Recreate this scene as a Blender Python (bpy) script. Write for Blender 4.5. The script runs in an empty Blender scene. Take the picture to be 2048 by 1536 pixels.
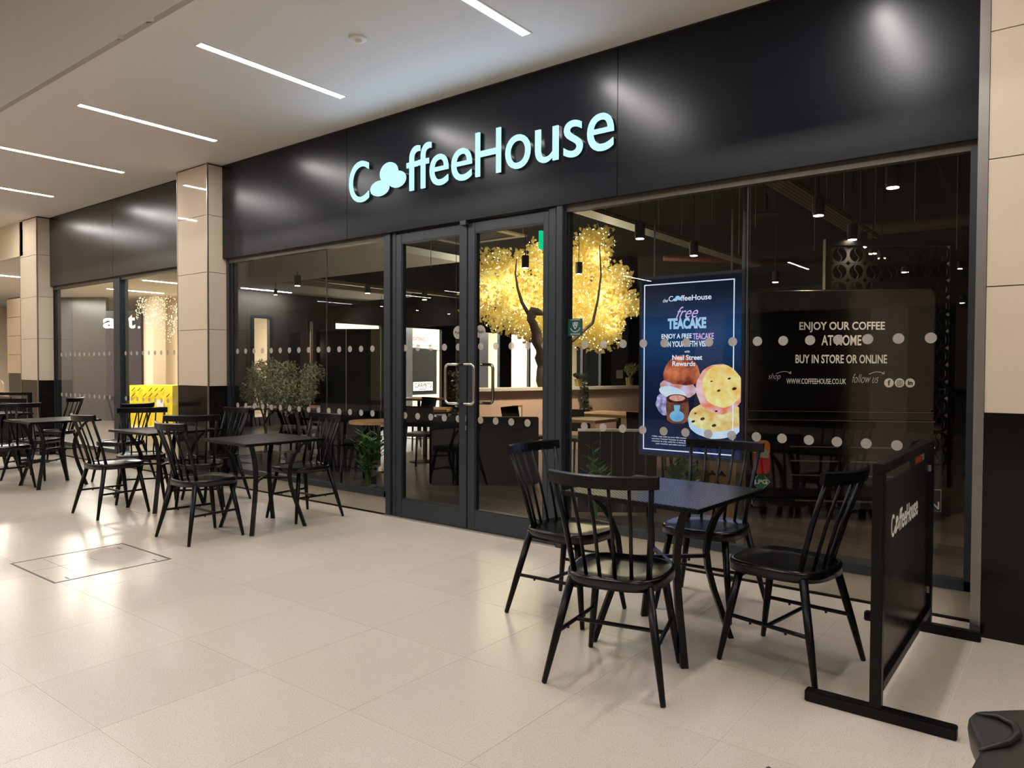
import bpy, bmesh, math, random
from mathutils import Vector, Matrix
PI = math.pi
rnd = random.Random(7)
sc = bpy.context.scene
COL = sc.collection

# ------------------------------------------------------------------ camera, world, exposure
cam_d = bpy.data.cameras.new('camera'); cam = bpy.data.objects.new('camera', cam_d); COL.objects.link(cam)
cam_d.sensor_width = 36.0; cam_d.lens = 1466.9 / 2048 * 36.0; cam_d.clip_end = 200
yaw, pitch, roll = math.radians(37.765), math.radians(1.270), math.radians(0.215)
F = Vector((-math.sin(yaw)*math.cos(pitch), math.cos(yaw)*math.cos(pitch), -math.sin(pitch)))
R0 = Vector((math.cos(yaw), math.sin(yaw), 0)); U0 = R0.cross(F)
R = R0*math.cos(roll) + U0*math.sin(roll); U = -R0*math.sin(roll) + U0*math.cos(roll)
cam.matrix_world = Matrix(((R.x, U.x, -F.x, 0), (R.y, U.y, -F.y, 0), (R.z, U.z, -F.z, 1.3), (0, 0, 0, 1)))
sc.camera = cam
w = bpy.data.worlds.new('world'); sc.world = w; w.use_nodes = True
w.node_tree.nodes['Background'].inputs[0].default_value = (0.9, 0.8, 0.65, 1)
w.node_tree.nodes['Background'].inputs[1].default_value = 0.02
sc.view_settings.view_transform = 'Standard'; sc.view_settings.look = 'None'
sc.view_settings.gamma = 1; sc.view_settings.use_curve_mapping = False
sc.view_settings.exposure = 0.0
STRIP = 118.0          # ceiling strip light radiance

def area(name, loc, size, energy, color=(1, .86, .68), rot=(0, 0, 0)):
    l = bpy.data.lights.new(name, 'AREA'); l.shape = 'RECTANGLE'; l.size, l.size_y = size
    l.energy = energy; l.color = color
    o = bpy.data.objects.new(name, l); COL.objects.link(o); o.location = loc; o.rotation_euler = rot
    return o
# unseen area lights added under the nave roof for the mall's ambient light
for xx in (-21, -15, -9, -3, 3):
    area('nave_fill', (xx, -1.75, 5.05), (3.0, 0.6), 150, (1, .95, .89))
# light of the mall corridors seen beyond the cafe and beyond the left unit
for yy in (8.5, 11.5, 15, 19, 24):
    area('corridor_light', (-16.2, yy, 3.1), (1.2, 1.6), 620, (1, .95, .86))
for xy in ((-15.6, 6.6), (-18.6, 6.2)):
    area('side_mall_light', (xy[0], xy[1], 2.9), (1.2, 1.2), 260, (1, .90, .76))

# light thrown out by the illuminated shop sign
area('sign_glow', (-3.86, 4.27, 2.95), (2.7, .3), 12, (.52, .74, 1), (-PI/2, 0, 0))

# ------------------------------------------------------------------ materials
MATS = {}
def mat(name, col, rough=0.5, metal=0.0, spec=0.5, emit=None, es=0.0, coat=0.0, noise=None, bump=None, trans=None):
    m = bpy.data.materials.new(name); m.use_nodes = True; nt = m.node_tree; b = nt.nodes['Principled BSDF']
    b.inputs['Base Color'].default_value = (*col, 1); b.inputs['Roughness'].default_value = rough
    b.inputs['Metallic'].default_value = metal; b.inputs['Specular IOR Level'].default_value = spec
    b.inputs['Coat Weight'].default_value = coat; b.inputs['Coat Roughness'].default_value = 0.08
    if emit: b.inputs['Emission Color'].default_value = (*emit, 1); b.inputs['Emission Strength'].default_value = es
    if noise:
        sc_, amt = noise
        tc = nt.nodes.new('ShaderNodeTexCoord'); n = nt.nodes.new('ShaderNodeTexNoise'); n.inputs['Scale'].default_value = sc_
        n.inputs['Detail'].default_value = 5
        mx = nt.nodes.new('ShaderNodeMix'); mx.data_type = 'RGBA'
        mx.inputs[6].default_value = tuple(c*(1-amt) for c in col)+(1,); mx.inputs[7].default_value = tuple(min(1, c*(1+amt)) for c in col)+(1,)
        nt.links.new(tc.outputs['Object'], n.inputs['Vector']); nt.links.new(n.outputs['Fac'], mx.inputs[0]); nt.links.new(mx.outputs[2], b.inputs['Base Color'])
    if bump:
        tc = nt.nodes.new('ShaderNodeTexCoord'); n = nt.nodes.new('ShaderNodeTexNoise'); n.inputs['Scale'].default_value = bump[0]
        bp = nt.nodes.new('ShaderNodeBump'); bp.inputs['Strength'].default_value = bump[1]; bp.inputs['Distance'].default_value = 0.01
        nt.links.new(tc.outputs['Object'], n.inputs['Vector']); nt.links.new(n.outputs['Fac'], bp.inputs['Height']); nt.links.new(bp.outputs['Normal'], b.inputs['Normal'])
    MATS[name] = m
    return m
def emi(name, col, s):
    m = bpy.data.materials.new(name); m.use_nodes = True; nt = m.node_tree; nt.nodes.clear()
    e = nt.nodes.new('ShaderNodeEmission'); e.inputs[0].default_value = (*col, 1); e.inputs[1].default_value = s
    o = nt.nodes.new('ShaderNodeOutputMaterial'); nt.links.new(e.outputs[0], o.inputs[0]); MATS[name] = m
    return m
M = MATS
mat('black_paint', (.003, .003, .0035), .34, spec=.22)
mat('black_seat', (.003, .003, .003), .22, spec=.42)
mat('fascia', (.003, .0035, .008), .27, spec=.30)
mat('fascia_left', (.012, .011, .010), .26, spec=.45)
mat('frame', (.019, .025, .033), .38, spec=.5)
mat('frame_dark', (.010, .011, .013), .4)
mat('steel', (.55, .53, .50), .22, metal=1)
mat('brushed', (.42, .40, .37), .3, metal=.9)
mat('trim_brown', (.10, .08, .06), .35, metal=.3)
mat('kick', (.44, .39, .31), .28, metal=.35, noise=(3, .12))
mat('cream_tile', (.60, .50, .385), .035, spec=.55, noise=(1.5, .03))
mat('granite', (.007, .0055, .005), .14, spec=.28, noise=(220, .6))
mat('joint', (.03, .022, .018), .8)
mat('ceiling', (.70, .66, .615), .75)
mat('bulkhead', (.40, .37, .32), .8)
mat('cream_wall', (.66, .54, .39), .6)
mat('cream_gloss', (.66, .53, .38), .12)
mat('white', (.75, .72, .66), .5)
mat('dark_shop', (.015, .014, .013), .2)
mat('cafe_ceiling', (.022, .019, .018), .8)
mat('cafe_wall', (.032, .029, .026), .7)
mat('cafe_dark', (.030, .026, .024), .6)
mat('cafe_red', (.075, .045, .038), .7)
mat('grey_wall', (.04, .037, .037), .3)
mat('purple_panel', (.035, .028, .040), .25)
mat('pink', (.72, .50, .40), .6)
mat('white_cap', (.7, .64, .56), .4)
mat('wood', (.48, .25, .10), .4, noise=(9, .25))
mat('bark', (.055, .035, .022), .85, noise=(25, .5), bump=(30, .8))
mat('carved', (.35, .20, .10), .6, noise=(12, .5), bump=(22, .9))
mat('leaf_olive', (.34, .36, .22), .55, noise=(14, .45))
mat('leaf_green', (.05, .13, .025), .4, noise=(10, .35))
mat('leaf_dark', (.025, .04, .02), .5)
mat('terracotta', (.10, .08, .06), .6)
mat('gold', (.45, .33, .12), .3, metal=.8)
mat('yellow', (.85, .62, .02), .35, coat=.4, noise=(7, .18), bump=(9, .5))
mat('van_paint', (.006, .005, .005), .12, spec=.5, coat=.5)
mat('van_trim', (.30, .25, .20), .25, metal=.8)
mat('amber', (.50, .15, .01), .15, noise=(60, .5))
mat('red_lens', (.38, .008, .006), .15, noise=(40, .3))
mat('clear_lens', (.28, .24, .20), .1, noise=(60, .5))
mat('lpg', (.01, .16, .06), .4)
mat('print_white', (.92, .88, .86), .5)
mat('print_dim', (.55, .5, .48), .5)
mat('logo_white', (.8, .78, .76), .5)
mat('galv', (.42, .37, .27), .45, metal=.5)
mat('pipe_red', (.16, .035, .02), .5)
mat('screen_body', (.012, .014, .022), .25)
mat('sticker_green', (.004, .06, .055), .4)
mat('socket', (.03, .03, .03), .5)
mat('paper', (.75, .72, .66), .6)
mat('orange_board', (.75, .2, .03), .5)
mat('red_ink', (.5, .03, .03), .6)
mat('ink', (.03, .03, .03), .6)
mat('moulded', (.022, .020, .019), .42, spec=.4)
mat('grout', (.70, .63, .54), .8)
mat('cover_line', (.06, .055, .05), .5, metal=.3)
emi('strip', (1, .96, .93), STRIP)
emi('sign_led', (.47, .86, .92), 1.32)
emi('lamp_disc', (1, .82, .60), 30)
emi('led_bulb', (1, .93, .72), 6)
emi('fairy', (1, .80, .45), 7)
emi('exit_green', (.0, .75, .32), .9)
emi('scr_white', (.80, .86, 1), 1.0)
emi('scr_blue', (.42, .66, .95), .9)
emi('scr_pink', (.72, .50, .92), .9)

def floor_mat(name, a, b_, sp, rough=.24):
    m = bpy.data.materials.new(name); m.use_nodes = True; nt = m.node_tree; b = nt.nodes['Principled BSDF']
    b.inputs['Roughness'].default_value = rough; b.inputs['Specular IOR Level'].default_value = .45
    g = nt.nodes.new('ShaderNodeNewGeometry')
    n1 = nt.nodes.new('ShaderNodeTexNoise'); n1.inputs['Scale'].default_value = .9; n1.inputs['Detail'].default_value = 3
    n2 = nt.nodes.new('ShaderNodeTexNoise'); n2.inputs['Scale'].default_value = 215; n2.inputs['Detail'].default_value = 2
    v = nt.nodes.new('ShaderNodeTexVoronoi'); v.inputs['Scale'].default_value = 130
    r1 = nt.nodes.new('ShaderNodeMix'); r1.data_type = 'RGBA'; r1.inputs[6].default_value = (*a, 1); r1.inputs[7].default_value = (*b_, 1)
    cr = nt.nodes.new('ShaderNodeMapRange'); cr.inputs[1].default_value = .54; cr.inputs[2].default_value = .70; cr.inputs[3].default_value = 0; cr.inputs[4].default_value = .55
    r2 = nt.nodes.new('ShaderNodeMix'); r2.data_type = 'RGBA'; r2.inputs[7].default_value = (*sp, 1)
    cr2 = nt.nodes.new('ShaderNodeMapRange'); cr2.inputs[1].default_value = .25; cr2.inputs[2].default_value = .05; cr2.inputs[3].default_value = 0; cr2.inputs[4].default_value = .5
    r3 = nt.nodes.new('ShaderNodeMix'); r3.data_type = 'RGBA'; r3.inputs[7].default_value = (.78, .70, .58, 1)
    bp = nt.nodes.new('ShaderNodeBump'); bp.inputs['Strength'].default_value = .05; bp.inputs['Distance'].default_value = .003
    rr = nt.nodes.new('ShaderNodeMapRange'); rr.inputs[3].default_value = rough-.06; rr.inputs[4].default_value = rough+.10
    oi = nt.nodes.new('ShaderNodeObjectInfo'); orr = nt.nodes.new('ShaderNodeMapRange'); orr.inputs[3].default_value = .965; orr.inputs[4].default_value = 1.03
    hs = nt.nodes.new('ShaderNodeHueSaturation')
    L = nt.links.new
    va = nt.nodes.new('ShaderNodeVectorMath'); va.operation = 'ADD'; va.inputs[1].default_value = (3.13, 7.71, .3717); L(g.outputs['Position'], va.inputs[0])
    for n in (n1, n2, v): L(va.outputs[0], n.inputs['Vector'])
    L(n1.outputs['Fac'], r1.inputs[0]); L(n2.outputs['Fac'], cr.inputs[0]); L(cr.outputs[0], r2.inputs[0]); L(r1.outputs[2], r2.inputs[6])
    L(v.outputs['Distance'], cr2.inputs[0]); L(cr2.outputs[0], r3.inputs[0]); L(r2.outputs[2], r3.inputs[6])
    L(oi.outputs['Random'], orr.inputs[0]); L(orr.outputs[0], hs.inputs['Value']); L(r3.outputs[2], hs.inputs['Color']); L(hs.outputs[0], b.inputs['Base Color'])
    pass
    MATS[name] = m
floor_mat('terrazzo', (.56, .485, .41), (.64, .56, .475), (.22, .18, .15), .23)

def plank_mat():
    m = bpy.data.materials.new('plank'); m.use_nodes = True; nt = m.node_tree; b = nt.nodes['Principled BSDF']; b.inputs['Roughness'].default_value = .35
    g = nt.nodes.new('ShaderNodeNewGeometry'); mp = nt.nodes.new('ShaderNodeMapping'); mp.inputs['Scale'].default_value = (2, 14, 1)
    n = nt.nodes.new('ShaderNodeTexNoise'); n.inputs['Scale'].default_value = 2.0; n.inputs['Detail'].default_value = 6
    mx = nt.nodes.new('ShaderNodeMix'); mx.data_type = 'RGBA'; mx.inputs[6].default_value = (.045, .034, .028, 1); mx.inputs[7].default_value = (.12, .09, .075, 1)
    oi = nt.nodes.new('ShaderNodeObjectInfo'); orr = nt.nodes.new('ShaderNodeMapRange'); orr.inputs[3].default_value = .7; orr.inputs[4].default_value = 1.2; hs = nt.nodes.new('ShaderNodeHueSaturation')
    L = nt.links.new
    L(g.outputs['Position'], mp.inputs['Vector']); L(mp.outputs[0], n.inputs['Vector']); L(n.outputs['Fac'], mx.inputs[0]); L(oi.outputs['Random'], orr.inputs[0]); L(orr.outputs[0], hs.inputs['Value']); L(mx.outputs[2], hs.inputs['Color']); L(hs.outputs[0], b.inputs['Base Color'])
    MATS['plank'] = m
plank_mat()

def weave_mat():
    m = bpy.data.materials.new('table_weave'); m.use_nodes = True; nt = m.node_tree; b = nt.nodes['Principled BSDF']
    b.inputs['Roughness'].default_value = .30
    tc = nt.nodes.new('ShaderNodeTexCoord'); br = nt.nodes.new('ShaderNodeTexBrick'); br.inputs['Scale'].default_value = 25
    br.inputs['Color1'].default_value = br.inputs['Color2'].default_value = (.001, .001, .001, 1); br.inputs['Mortar'].default_value = (.02, .019, .019, 1)
    br.inputs['Mortar Size'].default_value = .055; br.inputs['Mortar Smooth'].default_value = .15; br.inputs['Brick Width'].default_value = .55; br.inputs['Row Height'].default_value = .27
    bp = nt.nodes.new('ShaderNodeBump'); bp.inputs['Strength'].default_value = .5; bp.inputs['Distance'].default_value = .002
    mr = nt.nodes.new('ShaderNodeMapRange'); mr.inputs[3].default_value = 0; mr.inputs[4].default_value = .75
    L = nt.links.new; L(tc.outputs['Object'], br.inputs['Vector']); L(br.outputs['Color'], b.inputs['Base Color']); L(br.outputs['Fac'], bp.inputs['Height']); L(bp.outputs['Normal'], b.inputs['Normal'])
    L(br.outputs['Fac'], mr.inputs[0]); L(mr.outputs[0], b.inputs['Specular IOR Level']); MATS['table_weave'] = m
weave_mat()
def tray_mat():
    m = bpy.data.materials.new('tray'); m.use_nodes = True; nt = m.node_tree; b = nt.nodes['Principled BSDF']
    b.inputs['Roughness'].default_value = .4; b.inputs['Metallic'].default_value = .3
    tc = nt.nodes.new('ShaderNodeTexCoord'); v = nt.nodes.new('ShaderNodeTexVoronoi'); v.inputs['Scale'].default_value = 22; v.inputs['Randomness'].default_value = 0
    cr = nt.nodes.new('ShaderNodeMapRange'); cr.inputs[1].default_value = .30; cr.inputs[2].default_value = .34
    mx = nt.nodes.new('ShaderNodeMix'); mx.data_type = 'RGBA'; mx.inputs[6].default_value = (.01, .01, .01, 1); mx.inputs[7].default_value = (.50, .42, .30, 1)
    L = nt.links.new; L(tc.outputs['Object'], v.inputs['Vector']); L(v.outputs['Distance'], cr.inputs[0]); L(cr.outputs[0], mx.inputs[0]); L(mx.outputs[2], b.inputs['Base Color'])
    MATS['tray'] = m
tray_mat()

def glass_mat(name, tint=(.93, .95, .94), ior=1.38, boost=1.0):
    m = bpy.data.materials.new(name); m.use_nodes = True; nt = m.node_tree; nt.nodes.clear()
    o = nt.nodes.new('ShaderNodeOutputMaterial'); mix = nt.nodes.new('ShaderNodeMixShader'); t = nt.nodes.new('ShaderNodeBsdfTransparent'); g = nt.nodes.new('ShaderNodeBsdfGlossy')
    t.inputs[0].default_value = (*tint, 1); g.inputs['Roughness'].default_value = 0.0; g.inputs[0].default_value = (1, 1, 1, 1)
    fr = nt.nodes.new('ShaderNodeFresnel'); fr.inputs[0].default_value = ior; ge = nt.nodes.new('ShaderNodeNewGeometry')
    s = nt.nodes.new('ShaderNodeMath'); s.operation = 'SUBTRACT'; s.inputs[0].default_value = 1.0
    mu = nt.nodes.new('ShaderNodeMath'); mu.operation = 'MULTIPLY'; L = nt.links.new
    L(ge.outputs['Backfacing'], s.inputs[1]); L(s.outputs[0], mu.inputs[0]); L(fr.outputs[0], mu.inputs[1]); L(mu.outputs[0], mix.inputs[0]); L(t.outputs[0], mix.inputs[1]); L(g.outputs[0], mix.inputs[2]); L(mix.outputs[0], o.inputs[0])
    MATS[name] = m
glass_mat('glass')
def frosted(name, col, op):
    m = bpy.data.materials.new(name); m.use_nodes = True; nt = m.node_tree; nt.nodes.clear()
    o = nt.nodes.new('ShaderNodeOutputMaterial'); mix = nt.nodes.new('ShaderNodeMixShader'); t = nt.nodes.new('ShaderNodeBsdfTransparent'); d = nt.nodes.new('ShaderNodeBsdfDiffuse')
    d.inputs[0].default_value = (*col, 1); mix.inputs[0].default_value = op; L = nt.links.new
    L(t.outputs[0], mix.inputs[1]); L(d.outputs[0], mix.inputs[2]); L(mix.outputs[0], o.inputs[0]); MATS[name] = m
frosted('dot_film', (.46, .42, .38), .60)

def screen_mat():
    m = bpy.data.materials.new('screen_picture'); m.use_nodes = True; nt = m.node_tree; nt.nodes.clear()
    o = nt.nodes.new('ShaderNodeOutputMaterial'); e = nt.nodes.new('ShaderNodeEmission'); tc = nt.nodes.new('ShaderNodeTexCoord'); sp = nt.nodes.new('ShaderNodeSeparateXYZ')
    r = nt.nodes.new('ShaderNodeValToRGB'); mr = nt.nodes.new('ShaderNodeMapRange'); mr.inputs[1].default_value = 0; mr.inputs[2].default_value = 1.25; e.inputs[1].default_value = 1
    el = r.color_ramp.elements; el[0].position = 0; el[0].color = (.010, .020, .075, 1); el[1].position = 1; el[1].color = (.002, .003, .010, 1)
    for p, c in ((.25, (.007, .010, .03, 1)), (.45, (.008, .018, .055, 1)), (.68, (.012, .05, .15, 1)), (.88, (.006, .013, .035, 1))):
        x = el.new(p); x.color = c
    L = nt.links.new; L(tc.outputs['Object'], sp.inputs[0]); L(sp.outputs[2], mr.inputs[0]); L(mr.outputs[0], r.inputs[0]); L(r.outputs[0], e.inputs[0]); L(e.outputs[0], o.inputs[0]); MATS['screen_picture'] = m
screen_mat()
def food(name, a, b_, scale, s=1.0):
    m = bpy.data.materials.new(name); m.use_nodes = True; nt = m.node_tree; nt.nodes.clear()
    o = nt.nodes.new('ShaderNodeOutputMaterial'); e = nt.nodes.new('ShaderNodeEmission'); tc = nt.nodes.new('ShaderNodeTexCoord'); n = nt.nodes.new('ShaderNodeTexNoise'); n.inputs['Scale'].default_value = scale; n.inputs['Detail'].default_value = 6
    r = nt.nodes.new('ShaderNodeValToRGB'); r.color_ramp.elements[0].position = .35; r.color_ramp.elements[0].color = (*a, 1); r.color_ramp.elements[1].position = .65; r.color_ramp.elements[1].color = (*b_, 1); e.inputs[1].default_value = s
    L = nt.links.new; L(tc.outputs['Object'], n.inputs['Vector']); L(n.outputs['Fac'], r.inputs[0]); L(r.outputs[0], e.inputs[0]); L(e.outputs[0], o.inputs[0]); MATS[name] = m
food('f_bun', (.16, .02, .015), (.75, .22, .10), 9); food('f_bunlow', (.55, .17, .08), (.62, .55, .75), 12); food('f_flour', (.12, .12, .30), (.62, .55, .9), 26)
food('f_cake', (.85, .50, .12), (.85, .82, .35), 14); food('f_rim', (.75, .20, .10), (.80, .55, .62), 12); food('f_cake2', (.70, .42, .12), (.82, .78, .40), 14); food('f_side', (.42, .60, .85), (.65, .75, .85), 6)
food('f_dark', (.03, .01, .01), (.10, .03, .02), 30); food('f_jar', (.03, .02, .02), (.25, .09, .05), 10); food('f_lid', (.55, .22, .18), (.75, .40, .32), 40); food('f_label', (.12, .35, .60), (.20, .48, .75), 8)
m = bpy.data.materials.new('blossom'); m.use_nodes = True; b = m.node_tree.nodes['Principled BSDF']
b.inputs['Base Color'].default_value = (.97, .86, .40, 1); b.inputs['Roughness'].default_value = .5; b.inputs['Subsurface Weight'].default_value = 0; b.inputs['Transmission Weight'].default_value = 0
nt = m.node_tree; tl = nt.nodes.new('ShaderNodeBsdfTranslucent'); tl.inputs[0].default_value = (.97, .85, .36, 1); mx = nt.nodes.new('ShaderNodeMixShader'); mx.inputs[0].default_value = .5
nt.links.new(b.outputs[0], mx.inputs[1]); nt.links.new(tl.outputs[0], mx.inputs[2]); nt.links.new(mx.outputs[0], nt.nodes['Material Output'].inputs[0]); MATS['blossom'] = m

# ------------------------------------------------------------------ helpers
def link(name, data, parent=None, loc=(0, 0, 0), rz=0.0):
    o = bpy.data.objects.new(name, data); COL.objects.link(o)
    if parent: o.parent = parent
    o.location = loc; o.rotation_euler = (0, 0, rz)
    return o
def build(name, bm, m, parent=None, loc=(0, 0, 0), rz=0.0, smooth=False, normals=True):
    if normals: bmesh.ops.recalc_face_normals(bm, faces=bm.faces)
    me = bpy.data.meshes.new(name); bm.to_mesh(me); bm.free(); me.materials.append(MATS[m] if isinstance(m, str) else m)
    if smooth: me.shade_smooth()
    return link(name, me, parent, loc, rz)
def tag(o, label=None, cat=None, group=None, kind=None):
    if label: o['label'] = label
    if cat: o['category'] = cat
    if group: o['group'] = group
    if kind: o['kind'] = kind
    return o
def thing(name, label, cat, loc=(0, 0, 0), rz=0.0, group=None):
    return tag(link(name, None, None, loc, rz), label, cat, group)
def struct(name, loc=(0, 0, 0), label=None):
    o = link(name, None, None, loc); o['kind'] = 'structure'
    if label: o['label'] = label
    return o
def NB(): return bmesh.new()
def box(bm, x0, x1, y0, y1, z0, z1):
    v = [bm.verts.new(p) for p in ((x0, y0, z0), (x1, y0, z0), (x1, y1, z0), (x0, y1, z0), (x0, y0, z1), (x1, y0, z1), (x1, y1, z1), (x0, y1, z1))]
    for f in ((0, 3, 2, 1), (4, 5, 6, 7), (0, 1, 5, 4), (1, 2, 6, 5), (2, 3, 7, 6), (3, 0, 4, 7)): bm.faces.new([v[i] for i in f])
    return v
def bx(name, b6, m, parent=None, bevel=0, **k):
    bm = NB(); box(bm, *b6)
    if bevel: bmesh.ops.bevel(bm, geom=list(bm.edges), offset=bevel, segments=2, affect='EDGES')
    return build(name, bm, m, parent, **k)
def tube(bm, pts, rad, n=8, caps=True, flat=None):
    pts = [Vector(p) for p in pts]; rings = []
    if not isinstance(rad, (list, tuple)): rad = [rad]*len(pts)
    prev = None
    for i, p in enumerate(pts):
        t = (pts[min(i+1, len(pts)-1)] - pts[max(i-1, 0)]).normalized()
        if prev is None:
            a = Vector((0, 0, 1)) if abs(t.z) < .9 else Vector((0, 1, 0)); x = t.cross(a).normalized()
        else: x = (prev - t*prev.dot(t)).normalized()
        y = t.cross(x).normalized(); prev = x
        rings.append([bm.verts.new(p + (x*math.cos(2*PI*(k+.5)/n) + y*math.sin(2*PI*(k+.5)/n)*(flat or 1))*rad[i]) for k in range(n)])
    for a, b in zip(rings, rings[1:]):
        for k in range(n): bm.faces.new((a[k], a[(k+1) % n], b[(k+1) % n], b[k]))
    if caps: bm.faces.new(rings[0][::-1]); bm.faces.new(rings[-1])
def lathe(bm, prof, n=16, c=(0, 0), cap=True):
    rings = [[bm.verts.new((c[0]+r*math.cos(2*PI*k/n), c[1]+r*math.sin(2*PI*k/n), z)) for k in range(n)] for r, z in prof]
    for a, b in zip(rings, rings[1:]):
        for k in range(n): bm.faces.new((a[k], a[(k+1) % n], b[(k+1) % n], b[k]))
    if cap: bm.faces.new(rings[0][::-1]); bm.faces.new(rings[-1])
def prism(bm, pts, z0, z1):
    a = [bm.verts.new((x, y, z0)) for x, y in pts]; b = [bm.verts.new((x, y, z1)) for x, y in pts]; n = len(pts)
    for k in range(n): bm.faces.new((a[k], a[(k+1) % n], b[(k+1) % n], b[k]))
    bm.faces.new(a[::-1]); bm.faces.new(b)
def plate(bm, pts, y0, y1):          # outline in x,z, thickness along y
    a = [bm.verts.new((x, y0, z)) for x, z in pts]; b = [bm.verts.new((x, y1, z)) for x, z in pts]; n = len(pts)
    for k in range(n): bm.faces.new((a[k], a[(k+1) % n], b[(k+1) % n], b[k]))
    bm.faces.new(a[::-1]); bm.faces.new(b)
def ell(cx, cz, rx, rz, n=28, rot=0, a0=0, a1=2*PI, wob=0):
    out = []
    for k in range(n + (0 if abs(a1-a0-2*PI) < 1e-6 else 1)):
        t = a0 + (a1-a0)*k/n; q = 1 + wob*math.sin(7*t+1)+wob*.7*math.sin(13*t)
        x, z = rx*math.cos(t)*q, rz*math.sin(t)*q
        out.append((cx + x*math.cos(rot)-z*math.sin(rot), cz + x*math.sin(rot)+z*math.cos(rot)))
    return out
def text(s, x0, x1, z0, z1, y, m, parent, name='lettering', thick=.002, bold=0.0, shear=0.0, axis='x', label=None, letters=None):
    cu = bpy.data.curves.new(name, 'FONT'); cu.body = s; cu.size = 1; cu.offset = bold; cu.shear = shear; cu.extrude = .5; cu.resolution_u = 3 if len(s) > 12 else 6
    tmp = bpy.data.objects.new('tmp_text', cu); me = bpy.data.meshes.new_from_object(tmp)
    bpy.data.objects.remove(tmp); bpy.data.curves.remove(cu)
    xs = [v.co.x for v in me.vertices]; ys = [v.co.y for v in me.vertices]
    ax, bx_, ay, by = min(xs), max(xs), min(ys), max(ys)
    for v in me.vertices:
        u = x0 + (v.co.x-ax)/(bx_-ax)*(x1-x0); z = z0 + (v.co.y-ay)/(by-ay)*(z1-z0); d = (v.co.z)*thick
        v.co = (u, y-d, z) if axis == 'x' else (y+d, u, z)
    me.materials.clear(); me.materials.append(MATS[m] if isinstance(m, str) else m)
    me.name = name
    o = link(name, me, parent)
    if label: o['label'] = label
    return o
def copy_tree(o, loc=None, rz=None):
    c = o.copy(); COL.objects.link(c)
    for ch in list(o.children):
        d = ch.copy(); COL.objects.link(d); d.parent = c
        for g in list(ch.children):
            e = g.copy(); COL.objects.link(e); e.parent = d
    if loc: c.location = loc
    if rz is not None: c.rotation_euler = (0, 0, rz)
    return c

# ------------------------------------------------------------------ floor of the mall
fl = struct('floor')
bx('screed', (-24, 6, -9.5, 4.40, -.06, -.0012), 'grout', fl)
TX, TY = .595, .65
x_off, y_off = -.38, 1.15
tiles = {}
k = 0
for i in range(-15, 2):
    for j in range(-2, 6):
        x0, y0 = x_off + i*TX, y_off + j*TY/1.0
        x1, y1 = x0 + TX, min(y0 + TY, 4.40)
        if y0 > 4.38 or x1 > .9: continue
        key = round(y1-y0, 3)
        if key not in tiles:
            bm = NB(); box(bm, .0009, TX-.0009, .0009, y1-y0-.0009, -.0025, 0)
            o = build('tile', bm, 'terrazzo', fl, (x0, y0, 0)); tiles[key] = o.data
        else: link('tile', tiles[key], fl, (x0, y0, 0))
XE = x_off - 15*TX; YE = y_off - 2*TY
far = NB(); box(far, -24, XE-.001, -9.5, 4.40, -.006, 0); box(far, XE-.001, x_off+2*TX, -9.5, YE-.001, -.006, 0); box(far, x_off+2*TX+.001, 6, -9.5, 4.40, -.006, 0)
build('far_paving', far, 'terrazzo', fl)
cv = thing('access_cover', 'square floor access cover outlined by dark metal edging in the pale tiles', 'floor hatch')
e = .006
for n, b6 in enumerate(((-5.54, -4.83, 1.77, 1.77+e*2, .0002, .0016), (-5.54, -4.83, 2.478, 2.49, .0002, .0016), (-5.54, -5.528, 1.78, 2.48, .0002, .0016), (-4.842, -4.83, 1.78, 2.48, .0002, .0016))):
    bx('edging', b6, 'cover_line', cv)
bx('infill', (-5.526, -4.844, 1.784, 2.476, .0001, .0006), 'terrazzo', cv)
for b6 in ((-5.22, -5.216, 1.79, 2.1, .0006, .001), (-5.3, -5.18, 2.16, 2.164, .0006, .001), (-5.5, -4.9, 1.95, 1.953, .0006, .0009), (-5.44, -5.38, 2.40, 2.412, .0006, .001), (-4.92, -4.86, 2.40, 2.412, .0006, .001), (-4.92, -4.86, 1.86, 1.872, .0006, .001)):
    bx('slot', b6, 'cover_line', cv)

# ------------------------------------------------------------------ cafe floor
cf = struct('floor_1')
bx('screed', (-24, 4, 4.40, 28, -.07, -.008), 'cafe_dark', cf)
PL = None
PW, PLn = .20, 1.2
for r in range(17):
    for c in range(-8, 1):
        x0 = c*PLn + (r % 3)*.4; y0 = 4.45 + r*PW
        if PL is None:
            bm = NB(); box(bm, .001, PLn-.001, .001, PW-.001, -.008, 0); o = build('plank', bm, 'plank', cf, (x0, y0, 0)); PL = o.data
        else: link('plank', PL, cf, (x0, y0, 0))
fb = NB(); box(fb, -24, -9.7, 4.45, 28, -.008, -.001); box(fb, -9.7, 4, 4.45+17*PW, 28, -.008, -.001); box(fb, 1.2, 4, 4.45, 4.45+17*PW, -.008, -.001)
build('far_flooring', fb, 'plank', cf)

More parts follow.
